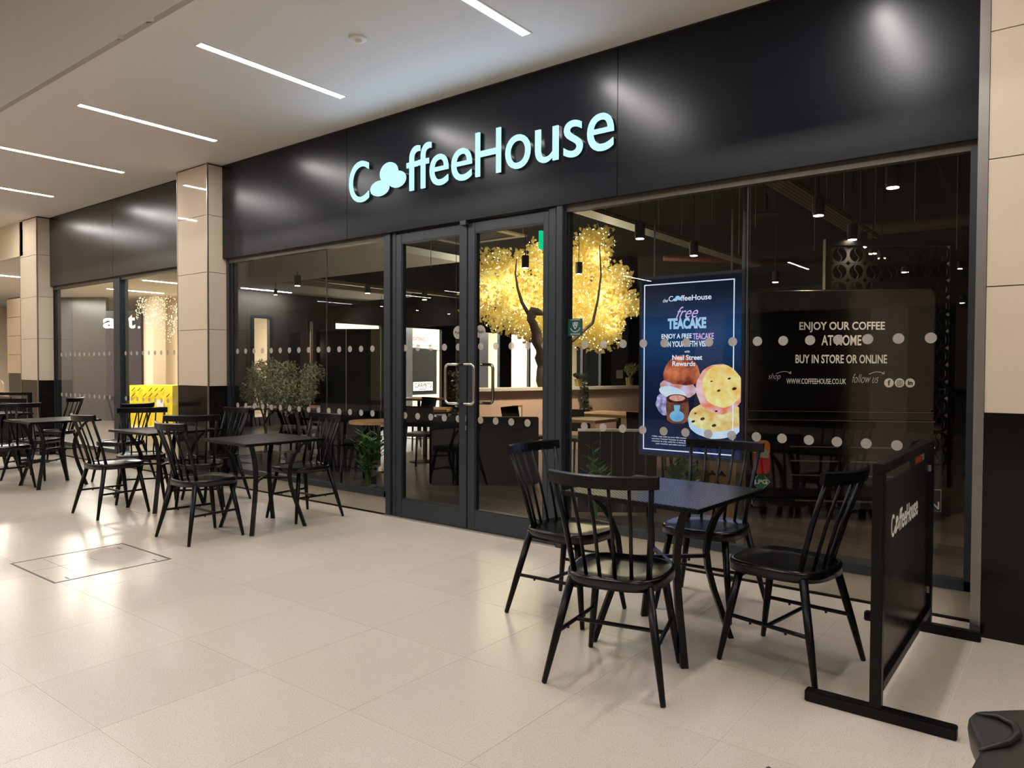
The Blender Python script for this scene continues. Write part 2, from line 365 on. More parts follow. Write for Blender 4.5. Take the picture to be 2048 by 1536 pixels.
# ------------------------------------------------------------------ ceiling, bulkheads, opposite side of the mall
CZ = 3.46
ce = struct('ceiling')
bx('soffit', (-12.45, 6, 2.302, 4.36, CZ, 3.60), 'ceiling', ce)
bx('soffit', (-24, -12.45, 2.302, 4.20, CZ, 3.60), 'ceiling', ce)
bx('bulkhead', (-24, 6, 2.26, 2.302, CZ-.004, 5.3), 'bulkhead', ce)
bx('nave_roof', (-24, 6, -9.6, 2.26, 5.2, 5.35), 'bulkhead', ce)
bx('bulkhead', (-24, 6, -5.84, -5.80, CZ, 5.2), 'bulkhead', ce)
bx('soffit', (-24, 6, -8.2, -5.84, CZ, 3.6), 'ceiling', ce)
op = struct('wall_front')
bx('upper_wall', (-24, 6, -8.25, -8.05, 2.6, CZ), 'bulkhead', op)
bx('shop_glazing', (-24, 6, -8.25, -8.15, .12, 2.6), 'dark_shop', op)
bx('plinth', (-24, 6, -8.25, -8.05, 0, .12), 'granite', op)
for i in range(8): bx('pier', (-23+i*3.9, -22.3+i*3.9, -8.25, -7.95, 0, 2.6), 'cream_gloss', op)
wr = struct('wall_right'); bx('end_wall', (6, 6.2, -9.6, 4.4, 0, 5.3), 'cream_wall', wr)
wl = struct('wall_left'); bx('end_wall', (-24.2, -24, -9.6, 12.2, 0, 5.3), 'cream_wall', wl)

# ceiling strip lights
def strip(x, y0, y1, label, grp):
    t = thing('ceiling_light', label, 'light', (x, (y0+y1)/2, CZ), 0, grp); h = (y1-y0)/2
    bm = NB(); box(bm, -.042, -.031, -h-.012, h+.012, -.006, -.0005); box(bm, .031, .042, -h-.012, h+.012, -.006, -.0005); box(bm, -.031, .031, -h-.012, -h, -.006, -.0005); box(bm, -.031, .031, h, h+.012, -.006, -.0005)
    build('frame', bm, 'white', t); bx('diffuser', (-.030, .030, -h, h, -.004, -.001), 'strip', t)
ord_ = ['fifth', 'fourth', 'third', 'second']
SL = [(-10.38, 'slim ceiling strip light above the leftmost round-shouldered chairs, nearest the second cream pillar'),
      (-8.46, 'slim ceiling strip light directly over the dark window beside the cream pillar'),
      (-6.57, 'slim ceiling strip light just left of the nearer cream pillar'),
      (-4.70, 'longest lit ceiling strip, between the pillar and the sign'),
      (-2.87, 'ceiling strip light cut by the top edge of the photo above the sign'),
      (-.98, 'ceiling strip light reflected brightly near the right end of the fascia'),
      (.95, 'ceiling strip light above the right stone pillar')]
for x, lb in SL: strip(x, 2.63, 3.84, lb.replace(' round-shouldered', ''), 'slim strip lights in the mall ceiling')
strip(-12.27, 2.63, 3.84, 'far ceiling strip light beyond the second cream pillar', 'slim strip lights in the mall ceiling')
for x, q_ in ((-19.8, 'farthest left'), (-16.0, 'second from the far left'), (-14.15, 'third from the far left'), (-8.46, 'fourth from the far left'), (-4.7, 'facing the double doors'), (3.2, 'beyond the right pillar')):
    strip(x, -7.7, -6.3, 'strip light over the opposite shopfronts, ' + q_, 'strip lights on the far side of the mall')
sd = thing('smoke_detector', 'small round white detector on the ceiling near the sign', 'detector', (-3.78, 3.22, CZ))
bm = NB(); lathe(bm, [(.055, -.001), (.055, -.012), (.03, -.016)], 20); build('base', bm, 'white', sd)
bm = NB(); lathe(bm, [(.022, -.016), (.022, -.03), (.012, -.036)], 16); build('sensor', bm, 'paper', sd)
fk = NB()
for x, s in ((-4.62, .05), (-5.0, .03)): 
    fk2 = NB(); prism(fk2, [(x, 2.245), (x+s, 2.26), (x+s*.4, 2.235), (x+s*1.3, 2.259)][:4], CZ-.03, CZ-.002)
    tag(build('peeling_paint', fk2, 'bulkhead'), 'small flake of paint peeling from the bulkhead edge, %s' % ('larger' if s > .04 else 'smaller'), 'paint flake')

# ------------------------------------------------------------------ fascias
def fascia(name, x0, x1, joints, m, z0=2.46):
    w = struct(name); xs = [x0]+joints+[x1]
    for a, b in zip(xs, xs[1:]): bx('panel', (a+.0015, b-.0015, 4.36, 4.372, z0, CZ-.012), m, w, bevel=.0015)
    bx('backing', (x0, x1, 4.372, 4.47, z0+.004, CZ), 'frame_dark', w)
    bx('shadow_gap', (x0, x1, 4.366, 4.40, CZ-.012, CZ-.001), 'joint', w)
    return w
fascia('trim_1', -7.335, -.405, [-5.276, -2.488], 'fascia')
fascia('trim_2', -11.93, -7.965, [-9.92], 'fascia_left')

# shop sign, letter by letter
sg = thing('shop_sign', 'illuminated pale cyan CoffeeHouse lettering on the black fascia', 'sign', (0, 4.36, 0))
SIGN = [('C', -5.211, -4.953, 2.759, 3.12), ('f', -4.478, -4.324, 2.769, 3.131), ('f', -4.344, -4.197, 2.770, 3.135), ('e', -4.210, -4.008, 2.767, 3.017), ('e', -3.972, -3.761, 2.767, 3.019),
        ('H', -3.721, -3.473, 2.772, 3.108), ('o', -3.426, -3.197, 2.771, 3.021), ('u', -3.151, -2.950, 2.774, 3.018), ('s', -2.903, -2.748, 2.773, 3.028), ('e', -2.709, -2.502, 2.775, 3.03)]
for ch, a, b, c, d in SIGN:
    text(ch, a, b, c, d, -.026, 'sign_led', sg, 'letter', .012)
    text(ch, a, b, c, d, -.010, 'steel', sg, 'letter_return', .020)
for cx, cz, rx, rz in ((-4.695, 2.959, .110, .090), (-4.596, 2.891, .105, .070), (-4.811, 2.845, .116, .066)):
    bm = NB(); plate(bm, ell(cx, cz, rx, rz, 36), -.032, -.020); build('bean', bm, 'sign_led', sg)
    bm = NB(); plate(bm, ell(cx, cz, rx, rz, 36), -.020, -.001); build('bean_return', bm, 'steel', sg)

# ------------------------------------------------------------------ stone pillars
ZJ = [1.093, 1.70, 2.308, 2.913, CZ-.012]
def pillar(name, x0, x1, y1, right_face=True, left_face=False, split=None):
    w = struct(name)
    bx('core', (x0+.012, x1-.012, 4.205, y1, 0, CZ), 'joint', w)
    def faces(z0, z1, m):
        for a, b in ((x0+.010, x1-.010),):
            bx('stone_panel', (a, b, 4.190, 4.204, z0, z1), m, w)
        if right_face: bx('stone_panel', (x1-.011, x1-.001, 4.206, y1, z0, z1), m, w)
        if left_face: bx('stone_panel', (x0+.001, x0+.011, 4.206, y1, z0, z1), m, w)
    faces(.004, ZJ[0]-.004, 'granite')
    for a, b in zip(ZJ, ZJ[1:]): faces(a, b-.005, 'cream_tile')
    for x in ((x1-.008, x1+.004), (x0-.004, x0+.008)):
        bx('corner_trim', (x[0], x[1], 4.186, 4.20, 0, CZ-.004), 'brushed', w)
    return w
pillar('column_1', -7.961, -7.337, 4.50)
pillar('column_2', -12.561, -11.93, 4.50)
pillar('column_3', -.373, .85, 4.60, right_face=False)
tr = struct('trim_3'); bx('steel_corner', (-.408, -.376, 4.188, 4.36, 0, CZ-.002), 'brushed', tr)

# ------------------------------------------------------------------ shopfront glazing
DOTM = None
def dots(parent, xs, y, zs=(.886, 1.466), r=.0285):
    global DOTM
    for z in zs:
        for x in xs:
            if DOTM is None:
                bm = NB(); plate(bm, ell(0, 0, r, r, 24), -.0008, 0); o = build('manifestation_dot', bm, 'dot_film', parent, (x, y, z)); DOTM = o.data
            else: link('manifestation_dot', DOTM, parent, (x, y, z))
def window(name, x0, x1, joint, zsill=.155, mull=None, ztop=2.445, jl=.05):
    w = struct(name); y0, y1 = 4.40, 4.46
    bx('sill_rail', (x0, x1, y0, y1, zsill, zsill+.055), 'frame', w, bevel=.003)
    bx('head_rail', (x0, x1, y0+.005, y1, ztop-.03, ztop+.02), 'trim_brown', w)
    bx('jamb', (x0, x0+jl, y0, y1+.03, zsill, ztop), 'frame' if jl > .03 else 'frame_dark', w, bevel=.003)
    if jl > .03: bx('jamb', (x0+.075, x0+.10, y0+.015, y1+.02, zsill+.055, ztop-.03), 'frame_dark', w)
    bx('jamb', (x1-.035, x1, y0, y1+.03, zsill, ztop), 'frame', w, bevel=.003)
    edges = [x0+jl] + joint + [x1-.035]
    for a, b in zip(edges, edges[1:]):
        bx('pane', (a+.002, b-.002, 4.425, 4.435, zsill+.055, ztop-.03), 'glass', w)
    for j in (joint if mull is None else []):
        bx('joint_seal', (j-.0035, j+.0035, 4.426, 4.434, zsill+.055, ztop-.03), 'socket', w)
    bx('kickplate', (x0, x1, 4.415, 4.44, .012, zsill), 'kick', w)
    bx('base_gap', (x0, x1, 4.42, 4.45, 0, .012), 'joint', w)
    return w
w1 = window('window_1', -7.33, -4.80, [-5.656])
dots(w1, [-7.157+.1535*i for i in range(15)], 4.4248)
w2 = window('window_2', -2.935, -.425, [-1.617], jl=.012)
dots(w2, [-2.777+.1535*i for i in range(15)], 4.4248)
w3 = window('window_3', -12.04+.07, -7.965, [-9.9], mull=True)
bx('mullion', (-9.985, -9.80, 4.39, 4.50, .155, 2.445), 'frame', w3, bevel=.004)
dots(w3, [-11.72+.1535*i for i in range(24) if abs(-11.72+.1535*i+9.9) > .13], 4.4248)

# doors
def leaf(name, x0, x1, hinge_left):
    d = struct(name)
    s0, s1 = (.067, .075) if hinge_left else (.075, .042)
    bx('stile', (x0, x0+s0, 4.395, 4.445, .015, 2.44), 'frame', d, bevel=.003); bx('stile', (x1-s1, x1, 4.395, 4.445, .015, 2.44), 'frame', d, bevel=.003)
    bx('bottom_rail', (x0+s0, x1-s1, 4.397, 4.443, .015, .165), 'frame', d); bx('top_rail', (x0+s0, x1-s1, 4.397, 4.443, 2.365, 2.44), 'frame', d)
    bx('bead', (x0+s0, x0+s0+.010, 4.40, 4.44, .165, 2.365), 'frame_dark', d); bx('bead', (x1-s1-.010, x1-s1, 4.40, 4.44, .165, 2.365), 'frame_dark', d)
    bx('bead', (x0+s0+.01, x1-s1-.01, 4.40, 4.44, .165, .175), 'frame_dark', d); bx('bead', (x0+s0+.01, x1-s1-.01, 4.40, 4.44, 2.355, 2.365), 'frame_dark', d)
    bx('pane', (x0+s0+.01, x1-s1-.01, 4.418, 4.426, .175, 2.355), 'glass', d)
    return d
d1 = leaf('door_1', -4.672, -3.862, True); dots(d1, [-4.585+.1535*i for i in range(5)], 4.4178)
d2 = leaf('door_2', -3.852, -3.072, False); dots(d2, [-3.735+.1535*i for i in range(5)], 4.4178)
for d, xs, xp, yg in ((d1, -3.895, -3.974, 4.417), (d2, -3.818, -3.737, 4.417)):
    sgn = -1 if d is d1 else 1; gx = -3.857 + sgn*.150
    for yy, nm in ((4.305, 'outer_handle'), (4.535, 'inner_handle')):
        yd = 4.395 if yy < 4.4 else 4.445
        bm = NB(); pts = []
        zt, zb, r = 1.325, 1.015, .035
        fx = xs
        def arc(cx, cz, a0, a1): return [(cx+r*math.cos(a), yy, cz+r*math.sin(a)) for a in [a0+(a1-a0)*k/5 for k in range(6)]]
        if sgn < 0: loop = [(fx, yd, zt), (fx, yy+.01*(1 if yd > yy else -1), zt), (fx-.012, yy, zt)] + arc(gx+r, zt-r, PI/2, PI) + arc(gx+r, zb+r, PI, 1.5*PI) + [(fx-.012, yy, zb), (fx, yy+.01*(1 if yd > yy else -1), zb), (fx, yd, zb)]
        else: loop = [(fx, yd, zt), (fx, yy+.01*(1 if yd > yy else -1), zt), (fx+.012, yy, zt)] + arc(gx-r, zt-r, PI/2, 0) + arc(gx-r, zb+r, 0, -PI/2) + [(fx+.012, yy, zb), (fx, yy+.01*(1 if yd > yy else -1), zb), (fx, yd, zb)]
        tube(bm, loop, .0125, 12); build(nm, bm, 'steel', d, smooth=True)
    bm = NB(); plate(bm, ell(xp, 1.583, .052, .052, 28), yg-.001, yg); pp = build('push_sticker', bm, 'dot_film', d)
    text('Push', xp-.034, xp+.034, 1.57, 1.595, yg-.0015, 'frame', pp, 'sticker_lettering', .0005, bold=.02)
bx('lock_plate', (-3.872, -3.862, 4.392, 4.395, .80, .92), 'steel', d1); bx('lock_cylinder', (-3.870, -3.864, 4.388, 4.392, .84, .87), 'socket', d1)
dfm = struct('door_3', label='dark grey metal frame around the double doors')
bx('jamb', (-4.80, -4.735, 4.385, 4.48, 0, 2.46), 'frame', dfm, bevel=.004); bx('jamb', (-4.728, -4.678, 4.40, 4.46, 0, 2.46), 'frame', dfm, bevel=.004)
bx('jamb', (-3.066, -3.000, 4.385, 4.46, 0, 2.46), 'frame', dfm, bevel=.004); bx('jamb', (-2.990, -2.935, 4.37, 4.48, 0, 2.46), 'frame', dfm, bevel=.004)
bx('jamb_gap', (-4.735, -4.675, 4.43, 4.45, 0, 2.46), 'frame_dark', dfm); bx('jamb_gap', (-3.0, -2.915, 4.43, 4.45, 0, 2.46), 'frame_dark', dfm)
bx('head_gap', (-4.68, -3.06, 4.42, 4.46, 2.44, 2.462), 'frame_dark', dfm)
bx('threshold', (-4.81, -2.92, 4.375, 4.46, 0, .012), 'brushed', dfm)
bx('door_stop', (-3.90, -3.84, 4.352, 4.392, 2.425, 2.458), 'frame', dfm)

# window film sign beside the doors
st = thing('window_sticker', 'dark green square sticker with a white flower mark on the glass right of the doors', 'sticker', (-2.858, 4.4248, 1.59))
bx('film', (-.062, .062, -.0008, 0, -.062, .062), 'sticker_green', st)
for a in (-.5, 0, .5):
    bm = NB(); pts = ell(math.sin(a)*.012, .014, .010, .024, 20, -a); tube(bm, [(x, -.0016, z) for x, z in pts]+[(pts[0][0], -.0016, pts[0][1])], .0012, 4, False); build('petal', bm, 'print_white', st)
for k_ in range(9):
    a = PI*1.15 + k_*PI*.7/8; bm = NB(); box(bm, .043*math.cos(a)-.003, .043*math.cos(a)+.003, -.0014, -.0008, .012+.043*math.sin(a)-.003, .012+.043*math.sin(a)+.003); build('mark', bm, 'print_white', st)
for z in (.052, -.045, -.054): bx('text_line', (-.04, .04, -.0014, -.0008, z, z+.003), 'print_dim', st)

# ------------------------------------------------------------------ mall furniture: spindle chairs
def spindle_chair(label, group=None):
    t = thing('spindle_chair', label, 'chair', group=group)
    # seat: dished slab with rounded corners, wider at the front
    def outline(s, n=40):
        out = []
        for k in range(n):
            a = 2*PI*k/n; c, q = math.cos(a), math.sin(a); e_ = 2/3.1
            x = math.copysign(abs(c)**e_, c)*.212; y = math.copysign(abs(q)**e_, q)*.215
            x *= 1 + .05*(y/.215); out.append((x*s, y*s+.012))
        return out
    bm = NB(); lv = [(1, .411), (1.0, .446), (.985, .456), (.94, .4585), (.90, .456), (.86, .4505), (.5, .447), (.05, .446)]
    rings = [[bm.verts.new((x, y, z)) for x, y in outline(s)] for s, z in lv]; low = [bm.verts.new((x, y, .413)) for x, y in outline(.95)]
    allr = [low] + rings
    for a, b in zip(allr, allr[1:]):
        for k in range(40): bm.faces.new((a[k], a[(k+1) % 40], b[(k+1) % 40], b[k]))
    bm.faces.new(allr[-1]); bm.faces.new(low[::-1]); build('seat', bm, 'black_seat', t, smooth=True)
    for sx in (-1, 1):
        for (fx, fy, tx, ty) in ((.208, .222, .150, .150), (.250, -.235, .165, -.140)):
            bm = NB(); tube(bm, [(sx*fx, fy, 0), (sx*(fx-.002), fy-.002*(1 if fy > 0 else -1), .004), (sx*(tx+(fx-tx)*.55), ty+(fy-ty)*.55, .19), (sx*tx, ty, .425)], [.0085, .0115, .0165, .0185], 12); build('leg', bm, 'black_paint', t, smooth=True)
    # stretchers: one each side, one across
    def lp(fx, fy, tx, ty, z): f_ = 1-z/.425; return (tx+(fx-tx)*f_, ty+(fy-ty)*f_)
    zc = .205
    fr = lp(.208, .222, .150, .150, zc); re = lp(.250, -.235, .165, -.140, zc)
    for sx in (-1, 1):
        bm = NB(); tube(bm, [(sx*fr[0], fr[1], zc), (sx*re[0], re[1], zc)], .009, 8)
        for q in (.28, .72): tube(bm, [(sx*(fr[0]+(re[0]-fr[0])*q), fr[1]+(re[1]-fr[1])*q, zc-.006), (sx*(fr[0]+(re[0]-fr[0])*q), fr[1]+(re[1]-fr[1])*q, zc-.016)], .006, 6)
        build('stretcher', bm, 'black_paint', t, smooth=False)
    mx_ = (fr[0]+re[0])/2; my = (fr[1]+re[1])/2
    bm = NB(); tube(bm, [(-mx_, my, zc), (mx_, my, zc)], .009, 8); build('stretcher', bm, 'black_paint', t)
    # spindles
    for i in range(6):
        q = (i-2.5)/2.5; xb = q*.160; yb = -.168+.045*q*q; xt = q*.198; yt = -.292+.048*q*q
        r = .0115 if abs(q) > .9 else .0075
        bm = NB(); tube(bm, [(xb, yb, .450), ((xb+xt)/2, (yb+yt)/2+.006, .65), (xt, yt, .845)], [r*1.05, r, r*.95], 8); build('spindle', bm, 'black_paint', t, smooth=True)
    # curved top rail
    bm = NB(); n = 14; prof = [(-.009, .832), (.009, .832), (.011, .880), (.0, .886), (-.013, .880)]; rows = []
    for i in range(n+1):
        q = -1 + 2*i/n; x = q*.226; y = -.298+.060*q*q; nx, ny = -.5*q*.9, 1
        l_ = math.hypot(nx, ny); dx, dy = nx/l_*.0, 1
        rows.append([bm.verts.new((x + (-.128*q/.243*.243)*d_*0, y + d_ - (z-.85)*.10, z + (.004*q*q))) for d_, z in prof])
    for a, b in zip(rows, rows[1:]):
        for k in range(5): bm.faces.new((a[k], a[(k+1) % 5], b[(k+1) % 5], b[k]))
    bm.faces.new(rows[0]); bm.faces.new(rows[-1][::-1]); build('top_rail', bm, 'black_paint', t)
    return t
def table(label):
    t = thing('bistro_table', label, 'table')
    bm = NB(); box(bm, -.352, .352, -.352, .352, .700, .7195); bmesh.ops.bevel(bm, geom=list(bm.edges), offset=.003, segments=2, affect='EDGES'); build('table_rim', bm, 'black_paint', t)
    bx('table_top', (-.343, .343, -.343, .343, .7180, .7205), 'table_weave', t)
    for sx in (-1, 1):
        for sy in (-1, 1):
            d = Vector((sx, sy)).normalized(); prof = [(.355, .700), (.305, .655), (.255, .585), (.222, .50), (.212, .42), (.222, .34), (.250, .24), (.290, .13), (.335, .0)]
            bm = NB(); side = Vector((-d.y, d.x)); rows = []
            for i, (r, z) in enumerate(prof):
                p = d*r; nrm = Vector(d)
                rows.append([bm.verts.new((p.x+side.x*a*.016+nrm.x*b*.013, p.y+side.y*a*.016+nrm.y*b*.013, z)) for a, b in ((-1, -1), (1, -1), (1, 1), (-1, 1))])
            for a, b in zip(rows, rows[1:]):
                for k in range(4): bm.faces.new((a[k], a[(k+1) % 4], b[(k+1) % 4], b[k]))
            bm.faces.new(rows[0]); bm.faces.new(rows[-1][::-1]); build('leg', bm, 'black_paint', t)
    for s in (-1, 1):
        bm = NB(); q = .15; a = Vector((-q, -s*q, .40)); b = Vector((q, s*q, .40)); tube(bm, [a, b], .012, 4)
        tube(bm, [b*.6+Vector((0, 0, .4*.4-.008)), b*.6+Vector((0, 0, .4*.4-.022))], .006, 6); build('crossbar', bm, 'black_paint', t)
    bm = NB(); box(bm, -.25, .25, -.012, .012, .682, .700); build('under_rail', bm, 'black_paint', t); bm = NB(); box(bm, -.012, .012, -.25, .25, .683, .700); build('under_rail', bm, 'black_paint', t)
    return t
def face(fx, fy): return math.atan2(-fx, fy)
CH = [((-1.535, 2.735), (-.21, .98), 'nearest black spindle chair, back to the camera, in front of the right-hand table', 'r'),
      ((-2.150, 3.285), (1, -.02), 'black spindle chair between the double doors and the right-hand table', 'r'),
      ((-1.010, 3.315), (-.985, .14), 'black spindle chair beside the low black barrier', 'r'),
      ((-1.600, 3.820), (.03, -1), 'black spindle chair against the window under the lit screen', 'r'),
      ((-5.300, 2.970), (.02, 1), 'black spindle chair nearest the camera among the tables by the pillar', 'l'),
      ((-5.310, 3.900), (.0, -1), 'black spindle chair by the kickplate, facing the camera behind the second table', 'l'),
      ((-6.770, 2.960), (.0, 1), 'black spindle chair on the left, back to camera, in front of the yellow stall', 'l'),
      ((-7.200, 3.420), (.88, -.47), 'black spindle chair whose back stands before the yellow stall', 'l'),
      ((-6.190, 3.420), (-.80, .60), 'black spindle chair whose back rail crosses the pillar base, turned away', 'l'),
      ((-6.690, 3.880), (.0, -1), 'black spindle chair against the black granite foot of the nearer pillar', 'l'),
      ((-8.590, 3.860), (-.95, -.3), 'small distant spindle chair seen between others by the left window', 'l'),
      ((-10.65, 3.95), (-.72, -.70), 'far spindle chair beside the second pillar foot', 'l'),
      ((-9.030, 2.850), (1, .02), 'spindle chair at the left photo edge showing only its seat and front legs', 'l'),
      ((-9.560, 3.330), (-.61, .79), 'spindle chair at the left edge with its wide rail above the table', 'l')]
first = None
for (x, y), (fx, fy), lb, g in CH:
    if first is None: first = c = spindle_chair(lb)
    else: c = copy_tree(first)
    c.location = (x, y, 0); c.rotation_euler = (0, 0, face(fx, fy)); c['label'] = lb; c['group'] = 'black spindle chairs outside the cafe'
TB = [((-1.565, 3.205), -2.6, 'square black mesh-topped table nearest the camera, lit blue by the screen'),
      ((-5.240, 3.460), -2.5, 'square black table just right of the pillar, by the left window'),
      ((-6.690, 3.400), 2, 'square black table in front of the pillar and the yellow stall'),
      ((-8.850, 3.250), 1, 'square black table in front of the dark left shop window'),
      ((-10.60, 3.200), 0, 'far black table cut by the left photo edge')]
ft = None
for (x, y), a, lb in TB:
    if ft is None: ft = c = table(lb)
    else: c = copy_tree(ft)
    c.location = (x, y, 0); c.rotation_euler = (0, 0, math.radians(a)); c['label'] = lb; c['group'] = 'square black bistro tables'

# low black barrier with the shop name
ba = thing('cafe_barrier', 'free-standing black barrier panel with white CoffeeHouse logo beside the right pillar', 'barrier', (-.582, 0, 0))
for y, x0, x1 in ((2.975, -.252, .262), (4.120, -.283, .228)):
    bx('foot', (x0, x1, y-.022, y+.022, 0, .045), 'black_paint', ba, bevel=.004)
    bx('post', (-.020, .020, y-.020, y+.020, .045, .912), 'black_paint', ba, bevel=.003)
bx('top_beam', (-.020, .020, 2.955, 4.140, .912, .950), 'black_paint', ba, bevel=.003)
bx('bottom_beam', (-.020, .020, 2.996, 4.099, .095, .135), 'black_paint', ba, bevel=.003)
pn = bx('panel', (-.004, .004, 3.02, 4.075, .135, .868), 'black_seat', ba)
for y, z in ((3.0, .80), (3.0, .2), (4.095, .80), (4.095, .2)): bx('bracket', (-.006, .012, y-.004, y+.022, z, z+.03), 'brushed', ba)
LB = [(.0, .0953, -.0), (.27, .327, 0)]
for ch, a, b, c, d in SIGN:
    f = lambda x: 3.186 + (x+5.211)/2.709*.590
    g = lambda z: .634 + (z-2.759)/.361*.090
    text(ch, f(a), f(b), g(c), g(d), .0048, 'logo_white', pn, 'printed_letter', .001, axis='y', bold=.01)
for cx, cz, rx, rz in ((-4.695, 2.959, .110, .090), (-4.596, 2.891, .105, .070), (-4.811, 2.845, .116, .066)):
    pts = ell(f(cx), g(cz), rx*.227, rz*.255, 20); bm = NB()
    a = [bm.verts.new((.0044, y, z)) for y, z in pts]; b = [bm.verts.new((.0053, y, z)) for y, z in pts]
    for k in range(20): bm.faces.new((a[k], a[(k+1) % 20], b[(k+1) % 20], b[k]))
    bm.faces.new(a[::-1]); bm.faces.new(b); build('printed_bean', bm, 'logo_white', pn)

def copy_flat(o, loc, rz, label):
    c = o.copy(); COL.objects.link(c); c.location = loc; c.rotation_euler = (0, 0, rz); c['label'] = label
    for ch in list(o.children): d = ch.copy(); COL.objects.link(d); d.parent = c
    return c
ba['group'] = 'free-standing black barriers'
copy_flat(ba, (-14.24, 1.24, 0), math.radians(-52.3), 'plain black barrier frame at the left photo edge, behind the far table')
# black moulded seat entering the frame at bottom right
ms = thing('moulded_seat', 'smooth black moulded seat with curved lip, cut by the lower right corner', 'seat', (0, 0, 0))
def smooth_loop(pts, sub=6):
    out = []; n = len(pts)
    for i in range(n):
        p0, p1, p2, p3 = (Vector(pts[(i+k) % n]) for k in (-1, 0, 1, 2))
        for k in range(sub):
            t = k/sub; out.append(tuple(.5*((2*p1)+(p2-p0)*t+(2*p0-5*p1+4*p2-p3)*t*t+(3*p1-p0-3*p2+p3)*t**3)))
    return out
def shell(pts, zt, zb, inset, name, m='moulded'):
    pts = smooth_loop(pts)
    n = len(pts); cx = sum(p[0] for p in pts)/n; cy = sum(p[1] for p in pts)/n; bm = NB(); rows = []
    for s, z in ((1-inset*2.2, zb), (1-inset*.6, zb+.02), (1, zt-.03), (.992, zt-.012), (.965, zt-.002), (.93, zt), (.5, zt-.004), (.1, zt-.006)):
        rows.append([bm.verts.new((cx+(x-cx)*s, cy+(y-cy)*s, z)) for x, y in pts])
    for a, b in zip(rows, rows[1:]):
        for k in range(n): bm.faces.new((a[k], a[(k+1) % n], b[(k+1) % n], b[k]))
    bm.faces.new(rows[0][::-1]); bm.faces.new(rows[-1]); return build(name, bm, m, ms, smooth=True)
shell([(-.205, 2.105), (-.195, 2.145), (-.165, 2.175), (-.10, 2.235), (.02, 2.33), (.16, 2.38), (.32, 2.36), (.42, 2.25), (.44, 2.05), (.40, 1.80), (.28, 1.62), (.10, 1.55), (-.08, 1.60), (-.175, 1.74), (-.172, 1.86), (-.168, 1.95), (-.195, 2.05)], .45, .36, .04, 'seat')
bm = NB(); pts = [(-.185, 2.10), (-.12, 2.14), (-.075, 2.13), (-.062, 2.08), (-.085, 2.0), (-.155, 1.93)]
shell([(-.155, 2.10), (-.08, 2.2), (.05, 2.28), (.3, 2.26), (.38, 2.0), (.3, 1.7), (.08, 1.62), (-.1, 1.72), (-.135, 1.9)], .36, .30, .05, 'under_shell')
bm2 = NB(); tube(bm2, [(-.19, 2.115, .4535), (-.145, 2.125, .4555), (-.11, 2.10, .4555), (-.10, 2.05, .4555), (-.115, 1.99, .4555), (-.150, 1.935, .4545), (-.165, 1.915, .452)], [.002, .006, .008, .009, .008, .005, .002], 8); build('lip_ridge', bm2, 'moulded', ms, smooth=True)
bm.free()
for x, y in ((-.02, 2.12), (.26, 2.12), (-.0, 1.74), (.24, 1.74)):
    bm = NB(); tube(bm, [(x, y, .31), (x*1.15, y+(.03 if y > 2 else -.03), 0)], [.022, .014], 10); build('leg', bm, 'moulded', ms)
for i, (x, y) in enumerate(((-1.03, 2.40), (-.83, 2.33), (-4.35, 4.27), (-1.06, 3.18), (-1.75, 3.28))[:4]):
    pass
bm = NB(); prism(bm, [(-.787, 2.375), (-.777, 2.370), (-.770, 2.379), (-.782, 2.385)], 0, .004); tag(build('litter_scrap', bm, 'ink'), 'tiny dark scrap on the floor before the barrier foot', 'litter')

# ------------------------------------------------------------------ cafe shell
cw = struct('wall_back'); bx('rear_wall', (-14.3, 4, 27, 27.2, 0, 4.3), 'cafe_dark', cw)
cr_ = struct('wall_side'); bx('side_wall', (4, 4.2, 4.47, 27, 0, 4.3), 'cafe_red', cr_)
cc = struct('ceiling_1'); bx('cafe_ceiling', (-14.3, 4, 4.47, 27, 4.25, 4.35), 'cafe_ceiling', cc)
bx('front_upstand', (-12.0, 4, 4.47, 4.55, 2.47, 4.25), 'cafe_dark', cc)
# partition between the cafe and the left unit, running back at an angle
pw = struct('wall_partition'); bm = NB(); prism(bm, [(-7.62, 4.47), (-14.24, 8.49), (-14.28, 8.43), (-7.70, 4.47)], 0, 4.25); build('partition', bm, 'cafe_wall', pw)
# left cafe wall with windows on to another corridor
lw = struct('wall_window_side')
OPN = [(9.10, 9.62), (10.55, 10.78), (11.30, 12.9), (13.1, 15.15), (16.4, 17.75), (18.2, 20.3), (21.2, 23.8), (25.3, 26.1)]
ys = [8.35]
for a, b in OPN: ys += [a, b]
ys.append(27)
for i in range(0, len(ys), 2): bx('pier', (-14.30, -14.20, ys[i], ys[i+1], 0, 2.42), 'cafe_wall', lw)
bx('upper_wall', (-14.30, -14.20, 8.35, 27, 2.42, 4.25), 'cafe_wall', lw)
for n_, (a, b) in enumerate(OPN):
    wv = struct('window_%d' % (n_+4)); bx('sill_rail', (-14.30, -14.18, a, b, 0, .20), 'frame', wv); bx('head_rail', (-14.28, -14.19, a, b, 2.36, 2.42), 'frame', wv)
    bx('jamb', (-14.28, -14.18, a, a+.07, .2, 2.36), 'frame', wv); bx('jamb', (-14.28, -14.18, b-.07, b, .2, 2.36), 'frame', wv)
    bx('pane', (-14.245, -14.238, a+.07, b-.07, .2, 2.36), 'glass', wv)
    if b-a > 2.08: bx('mullion', (-14.28, -14.18, (a+b)/2-.04, (a+b)/2+.04, .2, 2.36), 'frame', wv)
